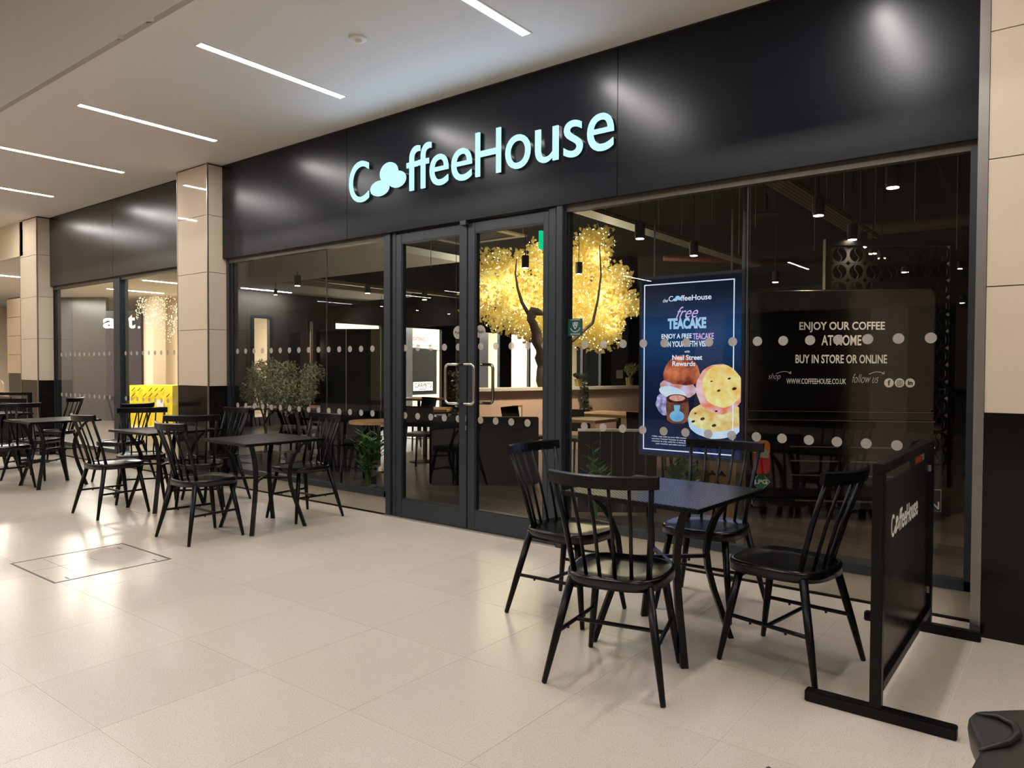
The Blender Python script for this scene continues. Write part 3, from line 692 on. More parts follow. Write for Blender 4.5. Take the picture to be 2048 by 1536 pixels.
# corridor beyond
co = struct('wall_corridor'); bx('corridor_wall', (-18.2, -18.0, 10.4, 28, 0, 3.4), 'cream_gloss', co); bx('corridor_ceiling', (-18.2, -14.3, 8.2, 28, 3.4, 3.5), 'ceiling', co); bx('corridor_floor', (-18.2, -14.3, 8.4, 28, -.06, .001), 'terrazzo', co)
for y in (10.4, 13.4, 17.0, 21.0, 25.0): bx('dark_pier', (-18.0, -17.8, y, y+.5, 0, 3.4), 'grey_wall', co)
sb = thing('shop_banner', 'white banner reading WINDOWS Free Estimates seen through the far window', 'banner', (-17.9, 0, 0))
bm = NB(); a = [bm.verts.new(p) for p in ((0, 17.05, 2.50), (0, 17.05, 2.0), (0, 19.0, 1.93), (0, 19.0, 2.0))]; b = [bm.verts.new(v.co-Vector((.02, 0, 0))) for v in a]
for k in range(4): bm.faces.new((a[k], a[(k+1) % 4], b[(k+1) % 4], b[k]))
bm.faces.new(a); bm.faces.new(b[::-1]); build('cloth', bm, 'paper', sb)
text('WINDOWS', 17.2, 18.2, 2.20, 2.34, .005, 'red_ink', sb, 'lettering', .004, axis='y', bold=.02); text('Free Estimates', 17.45, 18.5, 2.02, 2.13, .005, 'ink', sb, 'lettering', .004, axis='y')
dk = thing('corridor_shopfront', 'dark shop window across the corridor below the white banner', 'shopfront', (-17.95, 0, 0)); bx('glazing', (0, .03, 17.0, 18.8, .36, 1.92), 'dark_shop', dk); bx('plinth', (0, .04, 17.0, 18.8, 0, .36), 'cream_gloss', dk)
cp = thing('carpet_sign', 'white board reading CARPETS in the shop across the corridor', 'sign', (-17.90, 0, 0)); bx('board', (0, .02, 17.62, 18.55, .50, .80), 'paper', cp); text('CARPETS', 17.67, 18.50, .61, .76, .022, 'ink', cp, 'lettering', .004, axis='y', bold=.02); bx('small_print', (.02, .022, 17.9, 18.3, .54, .565), 'ink', cp)
ob = thing('orange_banner', 'orange and blue upright banner seen between the olive tree and the dark board', 'banner', (-17.25, 12.92, 0)); bx('upper_print', (-.2, .2, 0, .02, 1.45, 1.95), 'orange_board', ob); bx('lower_print', (-.2, .2, 0, .02, .8, 1.45), 'purple_panel', ob); bx('pole', (-.02, .02, .02, .04, 0, 2.3), 'steel', ob)

# pink planter wall across the cafe
hw = struct('wall_low', label='low pink wall with a white top ledge in front of the lit tree')
def seg_box(bm, a, b, t, z0, z1):
    a, b = Vector(a), Vector(b); d = (b-a).normalized(); n = Vector((-d.y, d.x))*t/2
    prism(bm, [tuple(a-n), tuple(b-n), tuple(b+n), tuple(a+n)], z0, z1)
bm = NB(); seg_box(bm, (-7.05, 7.95), (-5.90, 11.9), .22, 0, .955); build('low_wall', bm, 'pink', hw)
bm = NB(); seg_box(bm, (-7.06, 7.90), (-5.88, 11.95), .30, .955, 1.0); build('ledge', bm, 'white_cap', hw)
nt_ = thing('notice_frame', 'small brown notice fixed on the pink wall', 'notice', (-6.66, 8.72, .62), math.radians(73.8)); bx('frame', (-.09, .09, -.02, 0, -.12, .12), 'carved', nt_); bx('sheet', (-.06, .06, -.024, -.02, -.09, .09), 'paper', nt_)

# tree with lights
tr_ = thing('light_tree', 'artificial tree covered in glowing yellow blossom behind the low pink wall', 'tree')
LAT = Vector((.79, .61, 0)); DEP = Vector((-.612, .79, 0)); C0 = Vector((-7.21, 10.22, 0))     # trunk foot; lateral/depth axes of the crown
def tp(px, py, dep=0.0): return C0 + LAT*((px-1075)/117.4) + DEP*dep + Vector((0, 0, 1.3+(733-py)/117.4))
bm = NB()
def rag(pts, rads, seg=3):
    P = [Vector(p) for p in pts]; out = []; rr = []
    for i in range(len(P)-1):
        for k in range(seg):
            q = k/seg; out.append(P[i].lerp(P[i+1], q)+Vector((rnd.uniform(-1, 1), rnd.uniform(-1, 1), 0))*rads[i]*.25); rr.append((rads[i]*(1-q)+rads[i+1]*q)*rnd.uniform(.88, 1.12))
    out.append(P[-1]); rr.append(rads[-1]); return out, rr
p_, r_ = rag([tp(1078, 880, -.9), tp(1076, 800, -.9), tp(1074, 735, -.9), tp(1070, 705, -.9), tp(1054, 668, -.95), tp(1043, 645, -1.0), tp(1047, 628, -1.0), tp(1066, 634, -1.0)], [.20, .165, .15, .14, .085, .06, .075, .03]); tube(bm, p_, r_, 9)
build('trunk', bm, 'bark', tr_, smooth=True)
BR = [[(1043, 642, -1.), (1027, 615, -1.05), (1017, 588, -1.1), (1014, 560, -1.1), (1016, 535, -1.1)], [(1060, 632, 0), (1085, 610, .3), (1110, 570, .5)], [(1040, 645, 0), (1010, 625, .2), (975, 612, .3)], [(1072, 710, -.9), (1120, 680, -.9), (1158, 650, -.95), (1165, 610, -1.), (1172, 560, -.9), (1175, 500, -.6)], [(1160, 645, .1), (1200, 640, .1), (1240, 630, .1)], [(1165, 610, .2), (1150, 590, .4), (1125, 575, .6)], [(1016, 560, -.5), (1040, 545, -.6)], [(1016, 585, -.4), (985, 560, -.5), (960, 545, -.5)], [(1110, 570, .5), (1120, 520, .5)], [(975, 612, .3), (935, 600, .3)], [(1172, 560, .1), (1205, 590, 0), (1235, 600, 0)]]
for br in BR:
    bm = NB(); pts = [tp(*p) for p in br]; pts = [p.lerp(p, 0)+Vector((rnd.uniform(-.02, .02), 0, rnd.uniform(-.02, .02))) for p in pts]
    tube(bm, pts, [.035*(1-.8*i/(len(pts)-1)) if br[0][1] > 600 else .02*(1-.7*i/(len(pts)-1)) for i in range(len(pts))], 6); build('branch', bm, 'bark', tr_, smooth=True)
EL = [((1040, 590), (108, 82), 1.0, 26), ((1180, 600), (62, 88), .9, 20), ((1168, 500), (38, 42), .5, 6), ((1238, 606), (34, 20), .4, 4), ((1180, 660), (48, 34), .6, 7), ((985, 560), (62, 62), .8, 10), ((1095, 520), (60, 45), .7, 8), ((930, 585), (20, 22), .3, 1.2), ((925, 625), (18, 16), .3, 1), ((1215, 560), (28, 26), .4, 3), ((1100, 650), (95, 36), .8, 10), ((1190, 470), (14, 14), .2, 1)]
wt = [e_[3] for e_ in EL]
def canopy_pt():
    (cx, cy), (rx, ry), rd, _ = rnd.choices(EL, wt)[0]
    while True:
        a, b, c = (rnd.uniform(-1, 1) for _ in range(3))
        if a*a+b*b+c*c <= 1: break
    return tp(cx+a*rx, cy+b*ry, c*rd)
clusters = [canopy_pt() for _ in range(1450)]
verts, faces = [], []
def leaf_quad(p, s):
    n = Vector((rnd.gauss(0, 1), rnd.gauss(0, 1), rnd.gauss(0, 1))).normalized(); u = n.orthogonal().normalized(); u.rotate(Matrix.Rotation(rnd.uniform(0, 6.28), 3, n)); v = n.cross(u)
    i = len(verts); verts.extend([p-u*s*.1, p+u*s*.45+v*s*.42, p+u*s*1.0+n*s*.15, p+u*s*.45-v*s*.42]); faces.append((i, i+1, i+2, i+3))
for c in clusters:
    for _ in range(13): leaf_quad(c+Vector((rnd.gauss(0, .05), rnd.gauss(0, .05), rnd.gauss(0, .05))), rnd.uniform(.055, .095))
me = bpy.data.meshes.new('blossom'); me.from_pydata([tuple(v) for v in verts], [], faces); me.materials.append(MATS['blossom']); o = link('blossom', me, tr_); o['kind'] = 'stuff'; o['label'] = 'glowing yellow blossom leaves'
verts, faces = [], []
for c in clusters:
    for _ in range(2):
        p = c+Vector((rnd.gauss(0, .05), rnd.gauss(0, .05), rnd.gauss(0, .05))); s = .0095; i = len(verts)
        verts.extend([p+Vector(d)*s for d in ((1, 0, 0), (-1, 0, 0), (0, 1, 0), (0, -1, 0), (0, 0, 1), (0, 0, -1))])
        faces.extend([(i, i+2, i+4), (i+2, i+1, i+4), (i+1, i+3, i+4), (i+3, i, i+4), (i+2, i, i+5), (i+1, i+2, i+5), (i+3, i+1, i+5), (i, i+3, i+5)])
me = bpy.data.meshes.new('led_bulbs'); me.from_pydata([tuple(v) for v in verts], [], faces); me.materials.append(MATS['led_bulb']); o = link('led_bulbs', me, tr_); o['kind'] = 'stuff'; o['label'] = 'tiny warm white led bulbs'
def plight(name, loc, e_, col, r=.05, parent=None):
    l = bpy.data.lights.new(name, 'POINT'); l.energy = e_; l.color = col; l.shadow_soft_size = r
    o = bpy.data.objects.new(name, l); COL.objects.link(o); o.location = loc
    if parent: o.parent = parent
    return o
for px, py, d in ((1000, 570, -.8), (1060, 550, -.9), (1100, 610, -.9), (1180, 600, -.8), (1175, 520, -.5), (1030, 620, -.9), (1120, 560, 0), (960, 590, -.6), (1200, 650, -.5), (1080, 500, 0), (1000, 600, -1.5), (1080, 560, -1.5), (1180, 590, -1.4), (1230, 610, -1.0), (1130, 650, -1.4), (960, 540, -1.3)):  # points carry the bulbs' glow; those in front added to even the crown's light
    plight('tree_glow', tp(px, py, d), 6.0, (1, .93, .72), .15, tr_)

# ------------------------------------------------------------------ lamps, trays, pipes under the cafe ceiling
def spot(x, y, z, label, big=True, lit=0.0):
    s = 1.0 if big else .62
    t = thing('ceiling_spotlight', label, 'lamp', (x, y, z), 0, 'black cylinder spotlights under the cafe ceiling')
    bm = NB(); lathe(bm, [(.048*s, .004), (.055*s, .03), (.055*s, .17*s), (.045*s, .18*s)], 14); build('housing', bm, 'socket', t)
    bm = NB(); lathe(bm, [(.044*s, .0), (.044*s, .006)], 14); build('lens', bm, 'lamp_disc', t)
    bm = NB(); tube(bm, [(0, 0, .17*s), (0, 0, 4.25-z)], .006, 5); build('rod', bm, 'socket', t)
    if lit:
        l = bpy.data.lights.new('spot_beam', 'SPOT'); l.energy = lit; l.color = (1, .80, .58); l.spot_size = math.radians(95); l.spot_blend = .8; l.shadow_soft_size = .05
        o = bpy.data.objects.new('spot_beam', l); COL.objects.link(o); o.parent = t; o.location = (0, 0, -.01)
SP = [(-10.73, 7.78, 2.7, 1, 12, 'bright spotlight behind the left window, above the olive tree'), (-10.73, 9.36, 2.7, 1, 12, 'bright spotlight at the right end of the left window'),
      (-12.42, 8.50, 2.7, 0, 0, 'small dim pendant above the left window strip'), (-12.76, 11.55, 2.7, 0, 0, 'small dim pendant next to the left door jamb'),
      (-10.79, 10.95, 2.7, 1, 12, 'spotlight seen through the left door leaf'), (-12.93, 12.87, 2.7, 0, 0, 'small pendant left of the door-leaf spotlight'), (-13.1, 14.2, 2.7, 0, 0, 'small pendant nearest the left leaf stile'),
      (-3.80, 7.16, 2.7, 1, 18, 'spotlight under the cable tray right of the tree top'), (-3.83, 8.63, 2.7, 1, 18, 'spotlight under the cable tray directly above the lit screen'),
      (-6.20, 8.30, 2.7, 1, 330, 'spotlight hanging in front of the lit tree, above its trunk'), (-5.95, 9.30, 2.7, 1, 300, 'spotlight hanging in front of the lit tree, near the right door jamb'),
      (-1.92, 7.05, 2.7, 1, 18, 'large spotlight under the right-hand cable tray'), (-1.98, 8.58, 2.7, 1, 18, 'second spotlight along the right-hand tray'), (-2.01, 9.18, 2.7, 1, 0, 'third spotlight along the right-hand tray'),
      (-2.02, 9.76, 2.7, 1, 0, 'fourth spotlight along the right-hand tray'), (-2.01, 10.23, 2.7, 1, 0, 'fifth spotlight along the right-hand tray'), (-1.17, 6.31, 2.7, 1, 110, 'highest spotlight, near the right pillar'),
      (-2.03, 11.9, 2.7, 1, 0, 'spotlight behind the bean-pattern screen'), (-3.94, 12.06, 2.7, 1, 50, 'spotlight just above the van roof corner'), (-2.1, 16.9, 2.7, 1, 60, 'far lamp right of the van roof'), (-2.0, 18.1, 2.7, 1, 60, 'farthest lamp right of the van'),
      (-1.35, 11.93, 2.7, 0, 0, 'small pendant hanging beside the right window jamb'), (-11.6, 21.1, 2.7, 0, 0, 'distant spotlight right of the lit tree'), (-2.90, 12.56, 2.7, 0, 0, 'small pendant behind the bean-pattern screen')]
for x, y, z, b_, e_, lb in SP: spot(x, y, z, lb, bool(b_), e_)
def tray(x0, x1, y0, y1, z, label):
    t = thing('cable_tray', label, 'cable tray', (x0, y0, z), 0, 'perforated cable trays under the cafe ceiling')
    w_, l_ = x1-x0, y1-y0
    bx('tray_base', (0, w_, 0, l_, 0, .004), 'tray', t); bx('tray_side', (0, .004, 0, l_, .004, .06), 'tray', t); bx('tray_side', (w_-.004, w_, 0, l_, .004, .06), 'tray', t)
    for q in (.1, .5, .9):
        for x in (.02, w_-.02): bm = NB(); tube(bm, [(x, l_*q, .005), (x, l_*q, 4.25-z)], .005, 4); build('hanger', bm, 'galv', t)
tray(-4.42, -4.20, 6.8, 12.2, 3.0, 'perforated yellowish cable tray running back above the tree')
tray(-2.33, -2.11, 6.8, 10.8, 3.0, 'perforated cable tray running back above the van')
tray(-1.42, -1.20, 5.6, 7.2, 3.15, 'short perforated tray at the top right above the highest lamp')
tray(-12.1, -11.98, 7.5, 15.5, 3.0, 'narrow pale tray crossing behind the left window')
def pipe(pts, r, label, m='pipe_red'):
    bm = NB(); tube(bm, pts, r, 8); tag(build('ceiling_pipe', bm, m, smooth=True), label, 'pipe', 'pipes under the cafe ceiling')
pipe([(-5.4, 11, 3.1), (-3.2, 13.5, 3.1)], .05, 'red pipe sloping down to the right above the screen')
pipe([(-6.0, 6.4, 3.55), (.8, 6.4, 3.55)], .035, 'long red sprinkler pipe near the top of the right window')
pipe([(-6.5, 9.0, 3.9), (2.0, 9.0, 3.9)], .06, 'thick reddish duct pipe across the right window', 'cafe_red')
pipe([(-2.6, 11.5, 3.3), (2.0, 11.5, 3.3)], .09, 'dark pipe above the bean-pattern screen', 'cafe_red')
pipe([(-9.0, 6.0, 3.1), (-4.2, 6.0, 3.1)], .02, 'thin pipe behind the door heads', 'galv')
pd = thing('pendant_shade', 'flat dark disc pendant shade above the lit screen', 'lamp', (-2.55, 7.5, 2.86)); bm = NB(); lathe(bm, [(.13, 0), (.12, .012), (.02, .02), (.018, .2)], 18); build('shade', bm, 'cafe_wall', pd); bm = NB(); tube(bm, [(0, 0, .18), (0, 0, 1.39)], .006, 5); build('cord', bm, 'socket', pd)
rr_ = random.Random(3)
fo = thing('hanging_greenery', 'dark trailing greenery hanging along the beam above the right window', 'hanging plant', (0, 0, 0)); verts, faces = [], []
for _ in range(900):
    p = Vector((rr_.uniform(-3.3, -.3), rr_.gauss(6.9, .12), 3.47-abs(rr_.gauss(0, .09)))); leaf_quad(p, .08)
me = bpy.data.meshes.new('foliage'); me.from_pydata([tuple(v) for v in verts], [], faces); me.materials.append(MATS['leaf_dark']); o = link('foliage', me, fo); o['kind'] = 'stuff'
bx('support_bar', (-3.4, -.2, 6.88, 6.92, 3.48, 3.52), 'socket', fo)
# thin rods and wires hanging from the ceiling, seen as fine vertical lines
WL = ['thin ceiling wire right of the door jamb, above the tree side of the screen', 'thin ceiling wire above the lit screen, longer of the near pair', 'thin ceiling wire above the gap between screen and van', 'thin ceiling wire over the upper left of the van doors', 'thin ceiling wire over the van lettering', 'thin ceiling wire beside the highest spotlight', 'lowest-hanging thin wire near the right window jamb', 'thin ceiling wire behind the left window', 'thin ceiling wire seen through the left door leaf']
for i, (x, y, zb) in enumerate(((-3.1, 6.2, 2.55), (-2.75, 6.6, 2.7), (-2.2, 6.2, 2.5), (-1.8, 6.5, 2.3), (-1.45, 6.0, 2.55), (-1.0, 6.2, 2.4), (-.75, 6.4, 2.2), (-7.4, 7.0, 2.2), (-6.2, 6.4, 2.5))):
    bm = NB(); tube(bm, [(x, y, zb), (x, y, 4.25)], .0035, 4); tag(build('hanging_wire', bm, 'galv'), WL[i], 'wire', 'thin wires hanging from the ceiling')
ac = thing('ceiling_cassette', 'square pale air-conditioning cassette outline under the cafe ceiling, above the tree', 'air conditioner', (-8.3, 9.4, 3.55)); bm = NB()
for b6 in ((-.75, .75, -.75, -.62, 0, .03), (-.75, .75, .62, .75, 0, .03), (-.75, -.62, -.62, .62, 0, .03), (.62, .75, -.62, .62, 0, .03)): box(bm, *b6)
build('frame', bm, 'galv', ac); bx('grille', (-.6, .6, -.6, .6, .012, .03), 'cafe_dark', ac)
for s in (-.7, .7): bm = NB(); tube(bm, [(s, s, .03), (s, s, .7)], .008, 4); build('hanger', bm, 'galv', ac)
ex = thing('exit_sign', 'narrow green lit exit sign seen edge-on behind the right door leaf', 'sign', (-3.60, 5.15, 2.30)); bx('lit_panel', (-.012, .012, -.13, .13, 0, .15), 'exit_green', ex); bm = NB(); tube(bm, [(0, 0, .15), (0, 0, 1.95)], .006, 5); build('hanger', bm, 'galv', ex)

# ------------------------------------------------------------------ digital screen
ds = thing('digital_screen', 'tall lit screen advertising a free teacake, hanging inside the right window', 'screen', (-2.461, 4.62, .69))
bx('casing', (0, .757, .012, .075, 0, 1.247), 'screen_body', ds, bevel=.006)
for q_ in (.10, .655): bm = NB(); tube(bm, [(q_, .045, 1.24), (q_, .045, 3.56)], .006, 6); build('hanging_cable', bm, 'socket', ds)
bm = NB(); tube(bm, [(.735, .045, 1.24), (.74, .05, 1.9), (.83, .05, 2.4), (.835, .05, 3.56)], .014, 8); build('hanging_tube', bm, 'socket', ds)
bx('picture', (.022, .735, .008, .012, .022, 1.225), 'screen_picture', ds)
X = lambda x: x+2.461
Zs = lambda z: z-.69
yb = .006
for b6 in ((X(-2.418), X(-1.770), yb-.001, yb, Zs(1.874), Zs(1.881)), (X(-2.418), X(-1.770), yb-.001, yb, Zs(.734), Zs(.741)), (X(-2.418), X(-2.411), yb-.001, yb, Zs(.741), Zs(1.874)), (X(-1.777), X(-1.770), yb-.001, yb, Zs(.741), Zs(1.874))):
    bx('border_line', b6, 'scr_white', ds)
def T(s, x0, x1, z0, z1, m='scr_white', **k): return text(s, X(x0), X(x1), Zs(z0), Zs(z1), yb, m, ds, 'screen_text', .001, **k)
T('the', -2.275, -2.238, 1.752, 1.776, shear=.35); T('C', -2.232, -2.200, 1.756, 1.792); T('ffeeHouse', -2.145, -1.927, 1.756, 1.793, bold=.01)
for cx, cz, rx, rz in ((-2.166, 1.780, .017, .012), (-2.152, 1.771, .016, .010), (-2.184, 1.766, .017, .010)): bm = NB(); plate(bm, ell(X(cx), Zs(cz), rx, rz, 18), yb-.001, yb); build('screen_bean', bm, 'scr_blue', ds)
T('free', -2.178, -2.018, 1.640, 1.716, 'scr_pink', shear=.5); T('TEACAKE', -2.238, -1.961, 1.566, 1.641, 'scr_blue', bold=.05)
T('ENJOY A FREE', -2.283, -2.062, 1.493, 1.535, 'scr_white', bold=.02); T('TEACAKE', -2.054, -1.908, 1.493, 1.535, 'scr_pink', bold=.02); T('ON YOUR FIFTH VISIT*', -2.264, -1.925, 1.445, 1.487, 'scr_white', bold=.02)
T('with', -2.113, -2.076, 1.406, 1.422); T('Neal Street', -2.202, -1.986, 1.357, 1.391, bold=.02); T('Rewards', -2.201, -2.035, 1.315, 1.349, bold=.02)
for i, s in enumerate(('*Offer only valid on your fifth transaction in our store. Voucher entitles you to', 'one free Toasted Teacake to use again on your fifth visit. Please note that your', 'voucher is only valid for a limited time. Please keep hold of your', 'your voucher and make sure to bring it with you on your visit')):
    T(s, -2.351 if i < 3 else -2.32, (-1.799, -1.799, -1.86, -1.90)[i], .834-.0165*i-.012, .834-.0165*i)
def FP(name, pts, m, d): 
    bm = NB(); plate(bm, [(X(x), Zs(z)) for x, z in pts], yb+.0015-.0006*d, yb+.0021-.0006*d); return build(name, bm, m, ds)
FP('picture_flour', ell(-2.245, 1.055, .075, .085, 24, .5, wob=.04), 'f_flour', 0)
FP('picture_bun', ell(-2.160, 1.165, .135, .065, 30, -.12, wob=.02), 'f_bunlow', 1); FP('picture_bun', ell(-2.200, 1.135, .100, .040, 30, -.2), 'f_side', 2)
FP('picture_bun', [(-2.262, 1.22)]+ell(-2.135, 1.235, .135, .155, 22, -.06, PI*.98, 0)[:]+[(-2.005, 1.20), (-2.1, 1.185), (-2.2, 1.195)], 'f_bun', 3)
FP('picture_teacake', [p for p in ell(-1.890, .955, .195, .118, 40, .05, wob=.012) if p[0] < -1.722], 'f_side', 2); FP('picture_teacake', [p for p in ell(-1.885, .985, .190, .100, 40, .05, wob=.012) if p[0] < -1.722], 'f_cake2', 3)
FP('picture_teacake', [p for p in ell(-1.868, 1.165, .160, .165, 40, .3, wob=.012) if p[0] < -1.722], 'f_rim', 4); FP('picture_teacake', [p for p in ell(-1.850, 1.185, .135, .140, 40, .3, wob=.015) if p[0] < -1.722], 'f_cake', 5)
for cx, cz, r in ((-1.98, .965, .016), (-2.045, .945, .014), (-1.90, .925, .016), (-1.80, 1.235, .011), (-1.765, 1.17, .016), (-1.87, 1.155, .012), (-1.92, 1.215, .008), (-1.885, 1.02, .01), (-2.03, 1.0, .009)): FP('picture_currant', ell(cx, cz, r, r*.6, 12, .3), 'f_dark', 6)
FP('picture_jar', [(-2.24, 1.09), (-2.085, 1.09), (-2.075, 1.03), (-2.085, .945), (-2.12, .925), (-2.2, .925), (-2.235, .945), (-2.245, 1.03)], 'f_jar', 6); FP('picture_jar_lid', ell(-2.163, 1.092, .080, .032, 26), 'f_dark', 7); FP('picture_jar_lid', ell(-2.163, 1.098, .058, .021, 26), 'f_lid', 8)
FP('picture_jar_label', ell(-2.163, .975, .054, .038, 26), 'f_label', 7); FP('picture_jar_label', [(-2.18, 1.0), (-2.146, 1.0), (-2.14, 1.05), (-2.186, 1.05)], 'f_label', 7)
lgt = area('screen_glow', (-2.08, 4.60, 1.3), (.66, 1.15), 2.2, (.38, .50, 1.0), (PI/2, 0, PI)); lgt.parent = None
lgt.rotation_euler = (-PI/2, 0, 0)

# ------------------------------------------------------------------ black van inside the cafe
van = thing('coffee_van', 'glossy black van parked inside the cafe, its back doors printed with white lettering', 'van', (-2.304, 6.33, 0), math.radians(30.5))
def rounded(x0, x1, z0, z1, rt, rb, n=6):
    out = []
    for cx, cz, r, a0 in ((x1-rt, z1-rt, rt, 0), (x0+rt, z1-rt, rt, PI/2), (x0+rb, z0+rb, rb, PI), (x1-rb, z0+rb, rb, 1.5*PI)):
        out += [(cx+r*math.cos(a0+PI/2*k/n), cz+r*math.sin(a0+PI/2*k/n)) for k in range(n+1)]
    return out
bm = NB(); plate(bm, rounded(0, 1.552, .16, 1.985, .07, .03), .03, 1.35); build('body', bm, 'van_paint', van, smooth=False)
bm = NB(); pts = rounded(.012, 1.540, .865, 1.975, .07, .02); tube(bm, [(x, .018, z) for x, z in pts+[pts[0]]], .005, 5, False); build('edge_highlight', bm, 'van_trim', van)  # pale outline added in place of highlights along the rear edges
bm = NB(); plate(bm, rounded(.02, 1.532, .945, 1.965, .06, .02), .004, .03); top = build('door', bm, 'van_paint', van); top['label'] = 'upper rear door printed with white lettering'
bx('trim_strip', (.02, 1.53, -.006, .010, .929, .934), 'van_trim', van); bx('trim_strip', (.0, 1.55, -.006, .012, .852, .857), 'van_trim', van)
bm = NB(); plate(bm, rounded(.02, 1.532, .865, .922, .01, .01), .006, .03); build('panel', bm, 'van_paint', van)
for a, b in ((.30, .79), (.80, 1.29)):
    bm = NB(); plate(bm, rounded(a, b, .20, .84, .03, .02), .006, .03); dd = build('door', bm, 'van_paint', van)
    for k_ in range(6): bx('louvre', (a+.07, b-.02, -.004, .008, .62-.062*k_, .630-.062*k_), 'van_trim' if k_ % 2 == 0 else 'van_paint', dd)
bx('bumper', (.05, 1.50, -.06, .02, .10, .17), 'van_paint', van, bevel=.015); bx('chrome_strip', (.40, 1.15, -.066, -.058, .16, .172), 'van_trim', van)
for cx, lb in ((.125, 'left'), (1.46, 'right')):
    L_ = link('tail_light', None, van, (cx, 0, .53))
    bm = NB(); plate(bm, rounded(-.078, .078, -.155, .155, .05, .05), -.012, .006); build('bezel', bm, 'van_paint', L_)
    bm = NB(); plate(bm, rounded(-.070, .070, .035, .147, .045, .005), -.034, -.012); build('amber_lens', bm, 'amber', L_)
    bm = NB(); plate(bm, rounded(-.020, .060, -.005, .070, .01, .01), -.038, -.033); build('clear_lens', bm, 'clear_lens', L_)
    bm = NB(); plate(bm, rounded(-.070, .070, -.147, .030, .005, .045), -.034, -.012); build('red_lens', bm, 'red_lens', L_)
bm = NB(); plate(bm, [(.125, .225), (.205, .312), (.125, .399), (.045, .312)], -.006, .004); lp_ = build('lpg_badge', bm, 'print_dim', van); bm = NB(); plate(bm, [(.125, .232), (.198, .312), (.125, .392), (.052, .312)], -.008, -.006); build('badge_face', bm, 'lpg', lp_); text('LPG', .072, .180, .292, .332, -.0085, 'print_white', lp_, 'badge_lettering', .001, bold=.03)
np_ = bx('number_plate', (1.395, 1.600, -.020, -.012, .095, .280), 'print_dim', van); bx('plate_face', (1.400, 1.595, -.022, -.020, .100, .275), 'dark_shop', np_); text('CE', 1.425, 1.53, .198, .262, -.0225, 'print_white', np_, 'plate_lettering', .001, bold=.02); text('4N', 1.465, 1.585, .112, .178, -.0225, 'print_white', np_, 'plate_lettering', .001, bold=.02)
def VT(s, x0, x1, z0, z1, **k): return text(s, x0, x1, z0, z1, .0035, 'print_white', top, 'door_lettering', .001, **k)
VT('ENJOY OUR COFFEE', .435, 1.137, 1.615, 1.706, bold=.02); VT('AT HOME', .620, .948, 1.502, 1.592, bold=.02); VT('BUY IN STORE OR ONLINE', .406, 1.158, 1.348, 1.423, bold=.02); VT('WWW.COFFEEHOUSE.CO.UK', .333, .827, 1.169, 1.216, bold=.01)
VT('shop', .181, .283, 1.193, 1.261, shear=.4, bold=-.02); VT('follow us', .877, 1.091, 1.182, 1.256, shear=.4, bold=-.02)
for x0 in (.245, 1.012):
    bm = NB(); pts = [(x0+.125*k/8, .002, 1.255+.022*math.sin(PI*k/8*.9)) for k in range(9)]; tube(bm, pts, .0022, 4); tube(bm, [(x0+.105, .002, 1.262), (x0+.125, .002, 1.257), (x0+.122, .002, 1.280)], .0022, 4); build('arrow', bm, 'print_white', top)
for cx, kind in ((1.176, 'f'), (1.262, 'o'), (1.347, 'in')):
    bm = NB(); plate(bm, ell(cx, 1.183, .039, .039, 26), .0025, .004); d_ = build('social_icon', bm, 'print_white', top)
    if kind == 'f': text('f', cx-.010, cx+.012, 1.160, 1.208, .002, 'ink', top, 'icon_glyph', .0006, bold=.04)
    elif kind == 'in': text('in', cx-.019, cx+.019, 1.165, 1.203, .002, 'ink', top, 'icon_glyph', .0006, bold=.04)
    else:
        bm = NB(); pts = rounded(cx-.021, cx+.021, 1.162, 1.204, .011, .011); tube(bm, [(x, .002, z) for x, z in pts+[pts[0]]], .0022, 4, False); pts = ell(cx, 1.183, .010, .010, 14); tube(bm, [(x, .002, z) for x, z in pts+[pts[0]]], .0022, 4, False); build('icon_glyph', bm, 'ink', top)
for x in (.06, 1.33):
    for y in (.25, 1.05):
        bm = NB(); n_ = 20; a = [bm.verts.new((x, y+.17*math.cos(2*PI*k/n_), .17+.17*math.sin(2*PI*k/n_))) for k in range(n_)]; b = [bm.verts.new(v.co+Vector((.16, 0, 0))) for v in a]
        for k in range(n_): bm.faces.new((a[k], a[(k+1) % n_], b[(k+1) % n_], b[k]))
        bm.faces.new(a); bm.faces.new(b[::-1]); build('wheel', bm, 'socket', van)
bx('side_rail', (-.012, .0, .2, 1.3, 1.9, 1.93), 'van_trim', van)

# bean-pattern metal screen behind the van
bs = thing('bean_screen', 'tall dark metal arch panel pierced with coffee-bean circles behind the van', 'screen', (-2.22, 8.45, 0), math.radians(37.5))
for b6 in ((0, .07, 0, .07, 0, 2.72), (1.36, 1.43, 0, .07, 0, 2.72), (.07, 1.36, 0, .07, 2.65, 2.72)): bx('frame_bar', b6, 'frame_dark', bs)
bm = NB()
def ring_panel(bm, x0, z0, c, r, y0, y1, n=20):
    for yv, fl_ in ((y0, 0), (y1, 1)):
        inn = [bm.verts.new((x0+c/2+r*math.cos(2*PI*k/n), yv, z0+c/2+r*math.sin(2*PI*k/n))) for k in range(n)]
        out = []
        for k in range(n):
            a = 2*PI*k/n; ca, sa = math.cos(a), math.sin(a); m_ = max(abs(ca), abs(sa)); out.append(bm.verts.new((x0+c/2+c/2*ca/m_, yv, z0+c/2+c/2*sa/m_)))
        for k in range(n): bm.faces.new((inn[k], inn[(k+1) % n], out[(k+1) % n], out[k]))
        if fl_ == 0: f0 = inn
        else:
            for k in range(n): bm.faces.new((f0[k], f0[(k+1) % n], inn[(k+1) % n], inn[k]))
c_ = .185
